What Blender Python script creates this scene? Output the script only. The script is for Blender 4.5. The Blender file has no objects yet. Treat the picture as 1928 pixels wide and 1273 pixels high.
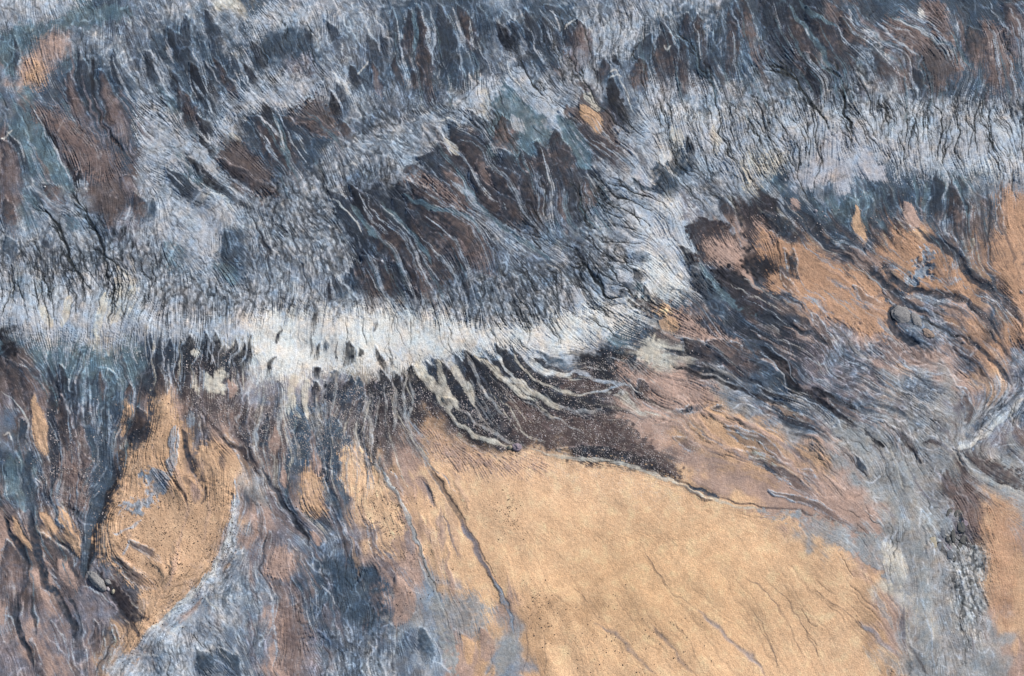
import bpy, math, time
import numpy as np
T0 = time.time()
sc = bpy.context.scene
R = math.radians

# ------------------------------------------------------------------ camera, sky, sun, exposure
PX = 0.25                      # metres per photograph pixel at the centre of the slope
TILT = R(20.0)                 # the aircraft looks 20 degrees off straight down
LENS, SENS = 50.0, 36.0
PW, PH = 1928.0, 1273.0
DIST = PW * PX * LENS / SENS
CAM = np.array([0.0, -math.sin(TILT) * DIST, math.cos(TILT) * DIST])
cd = bpy.data.cameras.new('camera'); cam = bpy.data.objects.new('camera', cd)
sc.collection.objects.link(cam); sc.camera = cam
cam.location = CAM.tolist(); cam.rotation_euler = (TILT, 0, 0)
cd.lens = LENS; cd.sensor_width = SENS; cd.clip_start = 1.0; cd.clip_end = 12000.0

SUN_EL, SUN_AZ = R(38), R(48)          # azimuth clockwise from +Y: light comes from the upper right
w = bpy.data.worlds.new('World'); sc.world = w; w.use_nodes = True
nt = w.node_tree; bg = nt.nodes['Background']
sky = nt.nodes.new('ShaderNodeTexSky'); sky.sky_type = 'NISHITA'; sky.sun_disc = False
sky.sun_elevation = SUN_EL; sky.sun_rotation = SUN_AZ
nt.links.new(sky.outputs[0], bg.inputs[0]); bg.inputs[1].default_value = 0.13
sl = bpy.data.lights.new('sun', 'SUN'); so = bpy.data.objects.new('sun', sl); sc.collection.objects.link(so)
sl.energy = 4.5; sl.angle = R(0.6); sl.color = (1.0, 0.965, 0.92)
so.rotation_euler = (math.pi / 2 - SUN_EL, 0, math.pi - SUN_AZ)
so.location = (200, 200, 600)
sc.view_settings.view_transform = 'Standard'; sc.view_settings.look = 'None'
sc.view_settings.exposure = 0.0; sc.view_settings.gamma = 1.0
sc.view_settings.use_curve_mapping = False

# ------------------------------------------------------------------ survey of the ground
GRID = """
L3 L3 L3 t2 s2 g2 g3 G3 G3 C3 s2 G3 G3 G2 g3 G3 G2 g2 s2 g2 G2 g2 G3 G3 g3 g3 G3 G3 L3 b2 d2 t2 s2 b2 b2 t2 s2 s2 s2 b2 b2
s2 t2 s2 g3 g3 g3 G3 G3 s2 G3 s2 G3 G3 g2 G3 G2 d2 d2 m2 G2 s2 d2 d2 G3 G3 G3 L3 s2 L2 s2 d2 m2 m2 g3 G3 b2 G2 r2 s2 s2 r2
g2 s1 p1 G3 G3 g3 s2 s2 G3 s2 s3 d1 s3 g3 g3 g2 d2 d2 m2 g2 g3 d2 r1 G3 G3 g3 m2 s2 m2 s2 g3 m2 m2 m2 G4 G3 r2 r2 s2 r1 s2
g2 p1 G3 s1 s2 G3 G3 g3 s1 s1 G4 G3 i3 G3 s2 s2 d2 d2 d2 g2 g3 G4 G4 L3 s1 g2 m2 b2 s3 s3 G4 s2 m2 G4 G4 b2 b2 b2 s2 r1 s2
g2 t2 b1 r1 b2 s2 G4 t2 G4 L4 s1 g1 r1 s2 G3 g3 g3 g4 G4 G2 G2 L2 G3 b1 s2 G2 G4 G4 L4 L4 L4 G4 G4 g4 G3 L4 G4 G3 s4 g4 G4
s1 t1 b1 r1 r1 b2 G3 t3 L3 L4 d1 m1 b1 i3 g3 g4 g4 G4 G3 s2 t2 L1 t2 b1 b2 L3 L3 L3 L3 L3 L4 L4 L4 L4 L4 L2 L4 L4 L4 G4 G4
r1 t1 t1 b1 r1 b1 G2 G3 t2 b1 m1 d1 g4 G4 g4 G4 G3 s2 m1 d2 t2 s1 t2 s2 m2 L3 g2 G2 L2 L2 L3 L2 L2 L2 L3 G2 G2 G2 L3 L3 L3
r1 g2 t2 s2 b1 b1 G3 s2 t2 b1 b1 g3 g4 G4 g3 G4 L3 m1 r1 d2 m2 s2 b2 g3 L3 L3 s2 G3 G4 L2 t2 s2 G2 g2 s2 s2 s2 t2 t2 G2 L2
b1 t2 G3 G3 b1 s2 G3 G3 L2 G3 s2 g3 G4 G3 m1 d2 s2 m1 r1 m2 s3 g3 g3 G3 L3 L3 L1 i3 G3 m1 m1 s1 s1 t2 t2 s2 s2 s2 b1 s2 e0
G3 G3 G3 G3 g4 i3 L3 L3 G3 s2 G3 G3 G3 G3 s2 m1 s2 m1 r1 g3 g3 g3 g3 G3 L4 L3 L1 s1 b1 p1 b1 m1 d1 s2 m1 m1 e0 s2 b2 b1 e0
G4 G4 g4 G4 G4 G4 G4 t3 G3 s2 g3 G3 G3 G3 G4 G3 m1 m1 b2 g3 g3 g3 g3 g4 L4 L2 L2 s2 m1 p1 m1 e0 e0 b2 s2 e0 e0 g3 e2 b2 b1
g4 g4 G4 G4 L4 g3 G3 g3 G3 s2 G3 G3 G3 g2 G2 m1 d1 g4 g4 g4 g4 g4 g4 G4 L3 G2 G2 s2 s2 m1 m1 b1 e0 e0 e0 s2 e0 e0 e2 b2 e2
L4 L3 C2 L3 L2 C2 g3 G4 G4 L4 L4 W3 L3 L4 L4 W4 L4 L4 G4 G4 L4 L4 L3 L2 L2 G2 s2 s2 s2 d2 d2 b1 p2 p2 e3 s2 g3 g3 p2 s2 e2
t1 t2 t2 t2 C2 t2 g2 g3 d3 C3 C2 W2 W2 W2 W2 W2 W2 W2 W2 L3 L2 W2 W2 L2 t2 s2 b1 p1 b2 d2 d2 d2 b3 i3 p3 g3 g3 g3 e2 b2 e2
m1 b1 t2 t2 t2 t2 d2 d2 k2 d2 W2 W2 W2 C2 C2 W2 C2 L2 d2 s2 s2 L2 L2 s2 d1 d2 C2 d2 b2 b2 d2 d2 u3 g3 g3 p3 p3 p2 g3 e2 g2
b1 b1 s2 s2 t2 t2 d2 b2 b2 b2 i2 i2 i2 i2 b2 m2 m2 m2 m2 m2 m2 m2 m2 m2 m2 b2 p2 p2 n2 g2 s2 s2 u2 u3 u3 n2 g3 n2 p2 o2 i3
u1 r1 p1 s2 s2 s1 b1 p1 b2 b2 b2 s2 s2 b2 b2 m2 m1 m1 d2 d2 m2 m2 m2 m2 b2 p1 p1 p2 o0 n2 g3 s2 s2 s2 g3 n3 g3 n2 u2 L3 G3
g1 b1 b1 r1 s2 b2 o0 o0 b1 p1 b2 b2 s2 s2 b1 b1 b1 o0 b1 m1 m1 b1 m1 m1 b1 p1 p1 o0 o0 o0 o0 n2 g2 j2 j2 n3 n3 n3 n2 i2 r2
s2 t1 b1 r1 s2 o0 y0 o2 b1 o0 p1 b2 s1 s2 y0 b1 p1 y0 y0 y0 y0 y0 y0 m1 m1 b1 b1 p1 p1 o0 o0 p1 o0 n2 j2 j2 n3 n2 b2 n2 n2
t2 s2 b2 b1 s2 o0 o2 o2 p1 y0 n2 b2 p1 s2 y0 y0 p1 y0 y0 y0 y0 y0 y0 y0 y0 y0 y0 y0 p1 p1 p1 p1 p1 p1 j2 j2 n2 b2 b1 n1 n1
b2 s2 r1 b1 d2 o0 o0 o0 o0 y0 p2 u2 s2 s2 y0 y0 o0 y0 y0 y0 y0 y0 y0 y0 y0 y0 y0 y0 y0 y0 p1 p1 p1 p1 p1 j2 n2 n2 r1 o0 n1
p1 b1 o0 b1 u1 b1 o0 y0 y0 G3 p2 u2 g2 g2 u2 y0 p1 y0 y0 y0 y0 y0 y0 y0 y0 y0 y0 y0 y0 y0 y0 y0 n1 n1 p1 j2 j2 n3 b3 o0 p1
p1 b1 p1 b1 u1 p1 o0 o0 y0 G3 u1 p1 g2 g3 s2 p1 p1 y0 y0 y0 y0 y0 y0 y0 y0 y0 y0 y0 y0 y0 y0 y0 y0 y0 p1 j2 j2 n2 n4 o0 o0
p1 b1 p1 u2 u1 b1 o0 p1 G3 G3 G3 u1 s2 s2 s2 p1 p1 G1 y0 y0 y0 y0 y0 y0 y0 y0 y0 y0 y0 y0 y0 y0 y0 y0 o0 C1 n2 n2 n4 o0 o0
p1 u1 p1 u1 u1 b1 y0 G2 L3 L3 g2 p1 g2 s2 s2 u1 n2 G1 n1 y0 p1 o0 o0 o0 y0 y0 y0 y0 y0 y0 y0 y0 y0 y0 o0 p1 C1 n2 n3 p1 o0
u2 p1 u1 u1 b1 o0 G3 L3 L3 g2 g2 p1 u2 g3 g3 g3 g2 G2 p1 o0 n1 o0 y0 y0 y0 y0 y0 y0 y0 y0 y0 y0 y0 y0 o0 p1 n2 n2 n2 n1 o0
u2 u2 p1 u2 o0 L3 G3 L3 g2 g2 g2 p1 u2 g3 g3 G3 g2 G2 p1 o0 G1 o0 y0 y0 y0 y0 y0 y0 y0 y0 y0 y0 y0 y0 y0 o0 n2 n2 n2 n1 p1
u2 u2 p1 u2 o0 L3 G3 L3 g2 g2 g2 p1 u2 g3 g3 G3 g2 G2 p1 o0 G1 o0 y0 y0 y0 y0 y0 y0 y0 y0 y0 y0 y0 y0 y0 o0 n2 n2 n2 n1 p1
"""
SHAPES = """
# dark ground that the tongues belong to
P s2 14 730,0 915,0 920,90 900,165 780,170 735,110
P s2 12 985,0 1075,10 1080,70 1050,125 1000,120
P s2 14 1195,60 1240,30 1330,20 1330,90 1290,175 1230,165 1195,150
P s2 12 1340,10 1430,0 1440,120 1390,130 1340,110
P d2 12 1430,0 1560,0 1620,60 1600,140 1540,170 1480,100
P s2 12 1590,0 1928,0 1928,150 1860,190 1760,175 1690,110 1620,80
P d2 18 800,260 860,225 930,225 990,290 1060,260 1110,300 1150,380 1120,420 1040,430 960,420 880,400 800,340
P d2 14 640,350 760,350 900,400 930,470 870,510 790,560 700,555 640,440
P s2 12 460,225 620,190 650,240 600,310 520,335 470,280
P s2 12 310,50 420,90 480,165 450,205 385,255 330,180
P s2 12 60,130 150,100 215,140 270,250 230,330 150,345 80,240
P L3 8 430,180 500,150 560,140 640,150 670,190 640,200 600,185 550,210 520,200 480,205 440,230 420,262 400,250 415,215
P L3 10 270,200 330,230 400,270 430,330 380,330 330,310 290,330 300,380 280,330 262,260
P L3 12 310,370 440,370 450,420 420,440 430,520 360,520 310,470 300,420
P L3 8 0,0 150,0 90,40 0,52
P L3 8 560,10 620,20 640,50 560,45 500,62 480,100 465,60 500,20
P L4 10 250,520 480,530 640,565 780,560 900,590 1000,590 1060,570 1060,600 960,620 860,608 740,585 640,590 480,600 300,600 240,570
P L3 9 860,170 920,150 960,150 985,190 950,190 920,230 890,240 850,210
P G3 9 700,250 800,210 850,240 800,290 740,300 620,330 600,300
P G4 10 480,350 620,340 640,400 660,470 620,520 560,500 500,470
P L3 8 1090,60 1200,20 1210,60 1170,110 1130,100 1100,130
P L3 16 0,500 120,520 250,510 300,600 250,640 100,640 0,625
P L3 14 1230,150 1420,190 1600,200 1928,205 1928,330 1850,330 1700,320 1640,290 1500,290 1420,330 1340,300 1240,260
P W3 16 1260,215 1420,215 1600,220 1928,225 1928,325 1850,325 1780,290 1700,300 1640,280 1500,280 1430,300
P W2 12 1040,600 1150,568 1195,530 1215,470 1235,400 1205,340 1215,290 1260,240 1310,225 1300,290 1265,340 1290,420 1310,480 1340,545 1285,570 1200,605 1100,640
P L2 16 0,560 120,570 260,590 480,600 480,650 300,640 120,640 0,625
P W1 10 480,588 560,578 640,585 740,575 860,600 960,612 1060,597 1140,578 1195,588 1150,622 1100,650 1040,672 960,655 880,668 800,682 770,692 690,692 560,712 490,716 468,650
P L2 10 1235,230 1400,225 1600,215 1928,225 1928,320 1850,310 1700,300 1500,300 1420,330 1340,300 1240,260
P C2 8 1395,300 1440,290 1480,300 1440,330 1410,350
P L2 10 1195,210 1235,235 1245,300 1215,350 1250,400 1260,440 1320,500 1340,545 1280,545 1230,500 1200,560 1170,540 1190,470 1180,400 1185,330 1170,280
P G2 10 950,110 980,140 1040,200 1080,240 1050,260 1000,220 950,160
# upper left
P t2 10 0,60 90,40 150,15 240,10 230,35 150,50 90,70 60,95 30,140 0,120
P p1 10 45,142 60,100 95,72 112,88 92,122 72,158
P o0 8 52,148 62,122 76,130 72,156
T d2 12 28,70 30,110 25,140
T d2 26 272,96 284,125 299,162
T d2 26 213,92 220,130 249,168
T d2 32 318,58 338,90 357,124
T d2 24 387,22 402,60 413,92
T k2 40 359,122 380,160 402,204
T m2 18 403,108 420,145 442,178
T d2 16 385,115 398,138 413,158
T d2 14 426,100 436,115 448,128
T k2 16 459,120 470,140 484,162
T k2 16 472,80 484,100 496,122
T d2 16 315,126 325,150 344,178
T m2 30 334,162 352,205 375,252
T k2 18 374,216 384,235 394,256
T d2 20 350,30 352,70 360,100
T d2 34 150,100 158,150 172,215
T r1 24 128,130 140,190 165,240
T r1 34 186,130 208,190 240,268
S k1 7 178,104 172,150 180,205
S k1 9 180,200 205,250 232,288
S m1 7 128,165 135,205 150,235 170,255
P r1 14 68,212 100,205 130,230 165,250 200,275 225,305 210,335 180,345 150,325 125,295 95,250
S m1 12 68,214 95,262 125,310 150,350
S t2 24 72,232 90,280 122,334 140,370
S L2 3 66,205 84,245 110,290 135,345
S L2 2 95,265 112,300 138,345
T d2 20 14,252 38,288 50,330
T r1 40 2,262 20,300 25,370
S W2 3 0,262 14,256 26,246
S L2 4 28,258 44,280 52,310
T t2 20 2,60 14,95 24,145
S L2 6 290,118 310,165 322,188
S L2 5 315,70 318,95 328,120
S k1 2 277,50 295,90 315,130 340,172
S k1 1.5 293,28 308,55 316,95
S L2 4 362,150 382,180 402,212 430,245 452,262
S C2 10 432,252 448,262 455,270
S L2 3 388,117 402,140 415,160
S L2 4 215,110 225,150 250,190 270,205
T G2 14 300,105 315,140 322,165
S L2 3 260,185 290,200 302,208
S L3 3 255,240 280,260 310,275 330,300
S L3 3 262,265 290,275 320,282
S L2 4 320,270 345,300 352,330
T k1 14 375,255 390,278 410,300
T t2 16 325,275 345,300 360,330
# second column top
P s1 8 505,66 530,58 560,55 585,78 565,104 520,112 500,92
T d2 12 736,12 744,50 748,90
T m2 21 765,14 774,50 764,96
T m2 28 785,8 797,60 803,150
T d2 46 828,8 838,75 846,160
T m2 26 858,4 876,42 891,82
T d2 22 891,58 898,85 908,114
T s2 14 868,82 876,110 886,140
T d2 15 714,50 724,86 721,120
T d2 30 693,58 704,105 709,158
T r1 14 699,118 707,140 714,176
T m2 16 742,104 745,125 756,150
T m2 14 772,128 778,142 780,160
T m1 12 788,120 792,140 792,160
T k2 20 933,38 952,68 972,94
T d2 12 958,30 968,50 978,70
T d2 20 613,38 626,60 638,92
T d2 14 574,56 582,72 588,90
T k2 18 660,120 668,140 673,164
T d2 18 634,158 644,182 653,206
T k2 20 622,174 630,200 638,230
T k2 28 493,194 506,215 517,238
T m1 56 470,220 505,252 530,290 548,328
T d1 30 520,216 553,249 584,305
P b1 4 538,214 566,204 598,188 612,200 625,225 632,248 600,252 570,242
T b1 22 545,216 575,232 625,250
T m1 20 640,228 648,245 660,262
S t2 10 516,213 529,249 545,315
S L2 3 516,213 526,245 538,285
S L2 4 484,216 505,235 528,262
S W2 6 620,140 640,155 662,186
S W2 3 690,115 684,130 676,142
S L2 4 703,28 720,60 742,85
S L3 3 660,30 672,50 682,66
S L2 4 812,20 818,70 812,120
S L2 4 850,12 865,50 868,90
S t2 8 778,22 784,60 778,95
S L2 3 886,40 890,60 884,80
T d1 26 884,212 900,232 918,254
T m1 44 846,238 882,285 906,330
T m1 32 828,284 848,302 866,322
T d1 34 786,298 810,308 836,330
T b1 30 900,300 915,330 930,350
T C2 22 897,162 914,190 918,226
P t1 8 945,165 985,150 1010,190 1030,240 1010,285 960,300 925,290 922,240
T b1 44 944,220 950,250 952,290
T d1 22 930,280 955,305 980,335
T L1 20 962,215 975,240 985,255
S W2 4 833,257 850,270 862,284
S C2 12 836,260 850,280 862,298
S W2 4 820,230 845,225 870,240
S L2 6 880,130 893,160 900,190
S L2 4 790,230 815,262 840,275 850,300
S k1 2 893,120 895,160 870,190
T m1 20 757,330 770,322 790,328
# top middle
T d2 28 990,20 1004,67 1013,114
T d2 28 1021,32 1038,73 1041,110
T d2 24 1025,8 1040,20 1060,34
T d2 30 1066,40 1072,70 1080,95
T r1 36 1084,36 1098,73 1092,116
T d2 12 958,38 968,60 974,82
S W2 3 1063,56 1072,40 1088,33
S L2 3 1035,22 1050,42 1052,60
T m1 22 1142,112 1140,128 1130,146
T k1 32 1148,140 1158,185 1194,236
T k1 10 1155,108 1160,118 1166,126
P g2 3 1145,142 1158,130 1175,138 1190,160 1197,195 1194,216 1180,200 1172,170 1165,150
S W2 3 1144,143 1158,131 1168,150 1180,175 1194,216
S W2 2 1146,150 1160,140 1172,145
T d2 18 1224,66 1218,82 1212,98
T m2 38 1247,46 1253,91 1254,150
T m2 18 1288,32 1292,50 1295,68
T m2 20 1310,26 1313,52 1316,82
T m2 22 1280,70 1287,117 1284,174
T b1 34 1202,110 1204,135 1206,160
T s2 30 1356,28 1360,65 1360,104
T m2 22 1372,18 1378,60 1381,116
T b1 24 1400,2 1411,65 1428,114
T s2 16 1334,60 1340,90 1345,115
S W2 2.5 1250,88 1256,94 1264,88
S L2 3 1222,60 1236,72 1230,86
P b1 4 1050,205 1080,200 1092,188 1105,185 1125,205 1150,235 1168,268 1150,278 1120,262 1090,242 1065,225
T o0 26 1092,200 1115,225 1132,250
T m1 30 1052,210 1095,252 1170,305
T L2 30 1052,165 1072,180 1085,200
S L1 36 952,112 985,165 1030,200 1064,240
S t1 30 1050,220 1085,270 1110,320
S W2 3 950,110 972,150 1000,190
S C1 16 1100,178 1115,190 1130,210
S L2 5 1100,178 1085,165
B 3 1071,108 1095,145 1121,187 1160,230 1190,252
B 3 968,90 985,130 1000,155 1028,190
B 3 1279,62 1305,96 1331,145 1349,187 1357,249 1375,285 1390,315
B 3 1243,187 1248,215 1257,246
B 3 1258,185 1264,210 1264,234
B 2 1328,181 1334,205 1342,230
B 2 1429,197 1440,239 1455,272
B 2 1401,220 1410,245 1424,274
S k1 2 1190,252 1225,254 1256,256 1300,300 1325,330
T k1 14 1296,252 1298,272 1303,294
T s1 26 1235,304 1242,320 1250,340
P s1 6 1262,285 1290,282 1300,305 1290,325 1262,318
T C0 24 1262,238 1275,255 1285,275
T C1 20 1345,235 1348,265 1350,290
T m1 34 980,286 988,308 995,330
T m1 38 1042,246 1050,280 1055,316
T m1 26 1010,270 1020,300 1024,330
# top right
T d2 24 1436,0 1444,25 1457,57
T m2 46 1484,14 1500,62 1532,114
T k1 32 1518,104 1532,140 1547,170
T m1 46 1518,14 1552,60 1586,116
T b1 32 1545,0 1565,25 1592,52
T b1 32 1582,36 1600,55 1624,76
P r1 3 1672,39 1700,40 1726,54 1760,72 1790,90 1768,110 1734,104 1700,86 1677,67
P b1 4 1731,99 1762,80 1790,99 1803,135 1764,168 1744,145
P r1 3 1738,13 1768,3 1786,47 1796,88 1815,110 1832,138 1812,132 1783,88 1752,52
P r1 3 1853,39 1874,47 1895,57 1906,99 1902,137 1880,172 1858,135 1855,91
S m1 3 1853,39 1872,70 1872,120
T b1 40 1824,46 1840,80 1846,112
T r1 36 1890,4 1912,45 1922,92
T d1 18 1720,122 1734,161 1748,190
T m1 30 1640,98 1660,122 1674,144
T s1 20 1638,84 1648,90 1660,96
S L2 3 1638,88 1650,80 1660,86 1655,97
S L2 4 1637,68 1655,66 1668,80
T d1 14 1714,168 1722,176 1730,184
S t2 10 1484,8 1500,30 1520,58 1545,90 1570,138
S t2 8 1500,2 1530,28 1575,54
S L3 4 1513,52 1520,60 1528,68
S L2 5 1650,36 1677,70 1713,93 1732,105
S t2 7 1674,31 1734,57 1791,91 1808,122
S L2 2 1676,33 1734,59 1788,90
S L2 3 1863,2 1879,34 1904,64
S t2 6 1790,60 1810,95 1830,130
T W3 14 1728,12 1735,24 1742,32
S L2 3 1596,20 1600,40 1610,50
B 5 1459,117 1490,140 1508,163 1527,195 1542,213 1563,254 1580,275
B 6 1575,135 1589,161 1590,213 1599,241 1599,262
B 2 1490,182 1516,228 1522,252
B 2 1527,207 1532,244 1537,285
B 3 1428,202 1444,249 1463,277
B 2 1462,223 1474,240 1487,261
B 2 1558,171 1567,200 1568,230
B 3 1615,145 1635,182 1646,233
B 3 1690,189 1708,228 1703,274
B 3 1739,197 1737,246 1737,272
B 3 1761,185 1773,233 1770,287
B 3 1799,182 1807,249 1796,280 1814,313
B 3 1845,187 1832,239 1840,287
B 3 1864,205 1864,254 1880,300
B 2 1884,205 1905,254 1915,285
B 2 1720,230 1725,250 1722,275
B 2 1660,200 1668,230 1672,260
P v2 6 1560,250 1602,250 1630,288 1668,342 1610,330 1592,372 1562,345 1528,355 1488,335 1538,290
T v0 40 1575,250 1555,300 1530,350
T v0 34 1592,252 1622,300 1664,345
# left middle
T k1 18 149,318 151,340 154,358
T G3 26 152,368 160,350 170,346
P b1 4 192,364 215,354 231,372 228,403 208,426 197,413 187,380
T b1 28 253,362 262,385 266,410
T s1 16 284,376 288,400 276,415
T r1 34 225,335 240,345 250,360
T b1 24 80,345 95,360 115,372
B 5 83,395 104,416 119,447 130,486 145,512 168,542
B 5 145,380 166,403 182,444 197,476 218,499 238,517
B 3 193,473 202,507 200,553
B 3 31,522 38,545 48,568
B 3 78,507 88,540 99,571
B 3 62,527 68,552 76,579
B 2 135,527 132,550 124,573
B 2 145,465 161,501 189,548
B 2 176,455 179,488 192,529
B 2 26,538 14,565 5,594
B 2 228,475 233,517
B 2 285,488 288,542
B 2 265,460 260,488
B 2 110,460 118,500 130,530
B 2 240,420 232,445 205,470
T C0 50 218,498 234,545 208,612
S C1 14 200,548 190,600 180,640
S C1 16 75,575 90,600 100,620
S C1 14 130,560 125,590 118,620
P s2 12 415,470 432,435 445,480 458,522 430,530 400,515
T s2 22 426,432 424,470 440,526
T t2 30 395,500 420,505 450,530
T t2 40 310,455 330,480 335,500
T L1 70 340,430 370,440 400,480
S W2 5 363,375 389,369 425,376 440,400
T t1 26 128,404 132,415 136,433
T s1 28 12,446 16,460 20,480
T d1 14 79,444 84,452 90,462
T b1 24 10,372 15,395 20,425
T d1 32 312,318 345,350 378,374
T k1 30 356,298 398,340 450,374
P b1 3 408,297 425,275 440,262 462,285 490,310 512,335 522,366 495,370 465,350 440,332 415,318
T m1 20 408,297 440,325 500,360
S G2 12 372,300 400,325 441,361 490,395
S L2 2.5 378,305 410,334 452,368 480,390
S L2 3 345,318 365,345 385,370
S L2 2 300,315 330,335 345,355
S L2 2 295,325 320,345 345,372
B 2 459,390 485,429 500,467
# middle tongues
T d1 40 618,360 650,395 692,452
S W2 3 620,374 649,396 665,412 680,438
T m1 60 660,346 700,410 745,455 800,505
T k1 20 660,346 672,368 690,400
T m1 16 762,487 776,522 787,562
T b1 20 780,487 795,522 813,563
T d1 16 715,388 739,417 768,443
T d1 36 740,376 770,415 800,450
T m1 44 770,400 800,465 835,506
T m1 54 758,366 804,404 858,466
P r1 3 768,342 791,335 838,358 868,388 884,408 864,408 825,395 786,368
T m1 26 768,345 790,368 840,398
T b1 46 812,398 862,422 912,490
T b1 22 815,445 850,462 870,480
S t2 9 755,365 800,392 850,404 888,418 905,445
S t2 9 716,380 760,425 790,462 815,500
S t2 12 665,385 690,425 712,452
T m1 46 678,480 702,510 703,558
T m1 26 666,488 672,515 684,548
T d1 13 657,498 664,520 674,542
T d1 18 634,514 642,540 651,566
T d1 13 621,509 630,530 637,552
T k1 10 616,524 620,545 624,568
T d1 12 648,510 655,522 663,534
T m1 32 714,493 729,520 752,558
T d1 20 741,494 750,515 762,540
T k1 16 760,530 772,545 785,564
S L1 1.5 690,500 700,520 715,545
S k1 6 480,414 493,445 503,476 508,508 516,532
S k1 3.5 537,417 558,460 562,489 584,535 592,568
T k1 10 590,566 592,592 590,620
T k1 8 526,567 529,578 530,588
T k1 6 706,600 706,612 705,623
T k1 7 530,620 526,632 519,648
S g1 1.5 541,520 546,560 548,640
S g1 1.5 565,500 560,560 566,650
S g1 1.5 618,560 610,600 600,650
S g1 1.5 690,580 700,600 705,640
S L1 2 505,480 500,560 498,600
T b1 26 827,318 850,345 880,378
T m1 34 884,330 918,372 962,420
T m1 40 918,322 945,340 975,365
T m1 30 940,370 960,395 985,410
S t2 9 862,316 880,360 910,400 975,446 1040,490
S G2 8 845,345 885,375 912,410
T m1 32 984,322 996,372 1009,422
T m1 24 1019,342 1022,372 1023,402
T b1 28 1100,338 1108,362 1108,385
S g2 8 1005,330 1030,380 1080,440 1130,475
# central white fan
P W2 9 1215,480 1262,500 1285,540 1250,562 1200,602 1150,602 1170,570 1200,545
T W1 30 1250,385 1275,420 1290,460
T W1 26 1275,440 1300,485 1325,530
T v1 30 1195,320 1215,350 1240,380
P L1 4 1238,385 1262,388 1285,405 1292,425 1308,460 1322,500 1345,542 1330,548 1300,505 1275,470 1255,440 1238,410
S W1 2.5 1244,380 1240,408 1266,447 1292,473 1315,508
S k1 1.5 1247,378 1244,404 1268,442 1300,480
S t1 20 1316,490 1344,545 1375,568 1425,598
T k1 22 1281,462 1295,480 1312,510
T d1 30 1300,500 1325,540 1350,580
T m1 26 1356,366 1364,385 1378,410
S G2 12 1300,372 1333,387 1365,413 1397,462
P m1 4 1295,420 1340,408 1370,425 1398,458 1402,480 1360,470 1330,470 1335,490 1315,485 1300,450
P p1 8 1332,455 1362,443 1392,458 1400,485 1392,506 1360,503 1338,488
P m1 3 1342,510 1390,506 1416,535 1445,579 1405,596 1370,553
P k1 3 1340,508 1392,507 1412,530 1392,545 1360,535
P m1 5 1384,384 1422,386 1455,409 1462,431 1440,457 1414,460 1398,432
P p1 6 1424,420 1448,420 1466,444 1463,478 1440,468 1427,440
P k1 2 1401,464 1432,468 1455,482 1470,500 1456,516 1440,532 1411,518 1400,494
S p1 6 1392,505 1412,525 1436,552
P y0 2 1233,583 1250,577 1264,586 1254,596 1240,594
P b1 5 1186,567 1225,562 1265,576 1300,590 1322,612 1295,630 1262,622 1240,600 1205,580
P p1 6 1272,582 1297,594 1320,616 1359,626 1384,650 1360,665 1323,645 1289,632 1268,612
P y0 2 1234,583 1250,577 1264,586 1254,596 1240,594
T o0 26 1240,606 1258,612 1282,620
S s2 5 1253,548 1287,551 1318,585 1349,608 1403,649 1440,690
S s2 5 1315,510 1349,569 1370,620
S g2 3 1320,587 1352,608 1400,645
T s1 20 1186,480 1202,482 1219,488
T d1 16 1191,507 1198,516 1202,530
T d1 14 1172,532 1182,540 1192,550
P t1 3 1191,533 1209,535 1226,562 1205,560
T d1 14 1208,538 1216,550 1224,566
T d1 10 1166,550 1171,554 1176,559
B 4 1090,354 1097,387 1105,419 1121,433
B 3 1126,431 1152,424 1195,432
B 3 1147,346 1173,354 1210,364 1250,378
B 3 1126,330 1157,364 1193,377 1226,397
B 3 1141,385 1188,400 1224,426
B 3 1105,434 1121,465 1157,489 1190,492
B 5 1095,496 1116,514 1129,538 1141,556 1169,562
B 3 1082,535 1103,546 1123,571
B 3 1141,496 1157,517 1177,539
B 3 1130,450 1170,460 1215,462
B 2 1289,328 1292,346 1325,384
B 2 1320,320 1341,348
B 2 978,585 996,618 996,649
B 2 1014,590 1030,613 1050,649
B 2 1001,553 1007,587
B 2 1038,553 1059,577 1097,596
B 2 1060,500 1085,520 1110,560
B 2 1040,520 1060,540 1080,575
S s1 8 1190,330 1200,350 1255,362
T s1 40 1248,320 1255,345 1262,365
# right block
P e0 3 1431,439 1448,437 1462,452 1480,449 1493,465 1489,486 1469,492 1446,478 1431,465
S m1 3 1462,452 1466,472 1469,490
P e0 4 1498,463 1514,457 1540,468 1563,496 1597,509 1630,525 1648,546 1669,566 1677,595 1674,631 1635,626 1584,610 1532,592 1514,569 1493,559 1444,543 1454,522 1469,517 1506,525 1501,501 1511,486 1495,476
P e0 3 1687,442 1713,444 1752,455 1778,473 1801,491 1817,517 1833,553 1838,581 1807,561 1765,546 1713,542 1698,525 1685,489 1693,470
P G3 4 1739,465 1755,470 1760,486 1747,496 1762,525 1739,522 1713,537 1705,525 1729,496 1737,481
T G3 14 1762,527 1780,530 1808,527
T G3 12 1795,470 1800,495 1790,510
T o0 20 1608,388 1616,424 1626,464
T p1 16 1487,375 1497,385 1507,398
T p1 28 1702,380 1714,404 1726,430
T o0 22 1715,438 1732,440 1753,450
T d1 26 1759,322 1765,359 1758,416
T m1 26 1790,335 1796,380 1802,428
T d1 16 1801,333 1808,348 1816,366
T b1 18 1796,390 1800,405 1803,425
S L1 5 1786,330 1784,350 1778,374
S t1 7 1744,344 1742,370 1739,400
S t1 5 1798,335 1814,382 1822,413
S t1 6 1725,330 1722,360 1728,390
P e0 14 1882,372 1928,372 1940,500 1928,640 1903,548 1874,501 1869,465 1884,424
S k1 3 1866,372 1862,430 1864,498
S b1 6 1885,420 1905,470 1912,500
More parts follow.
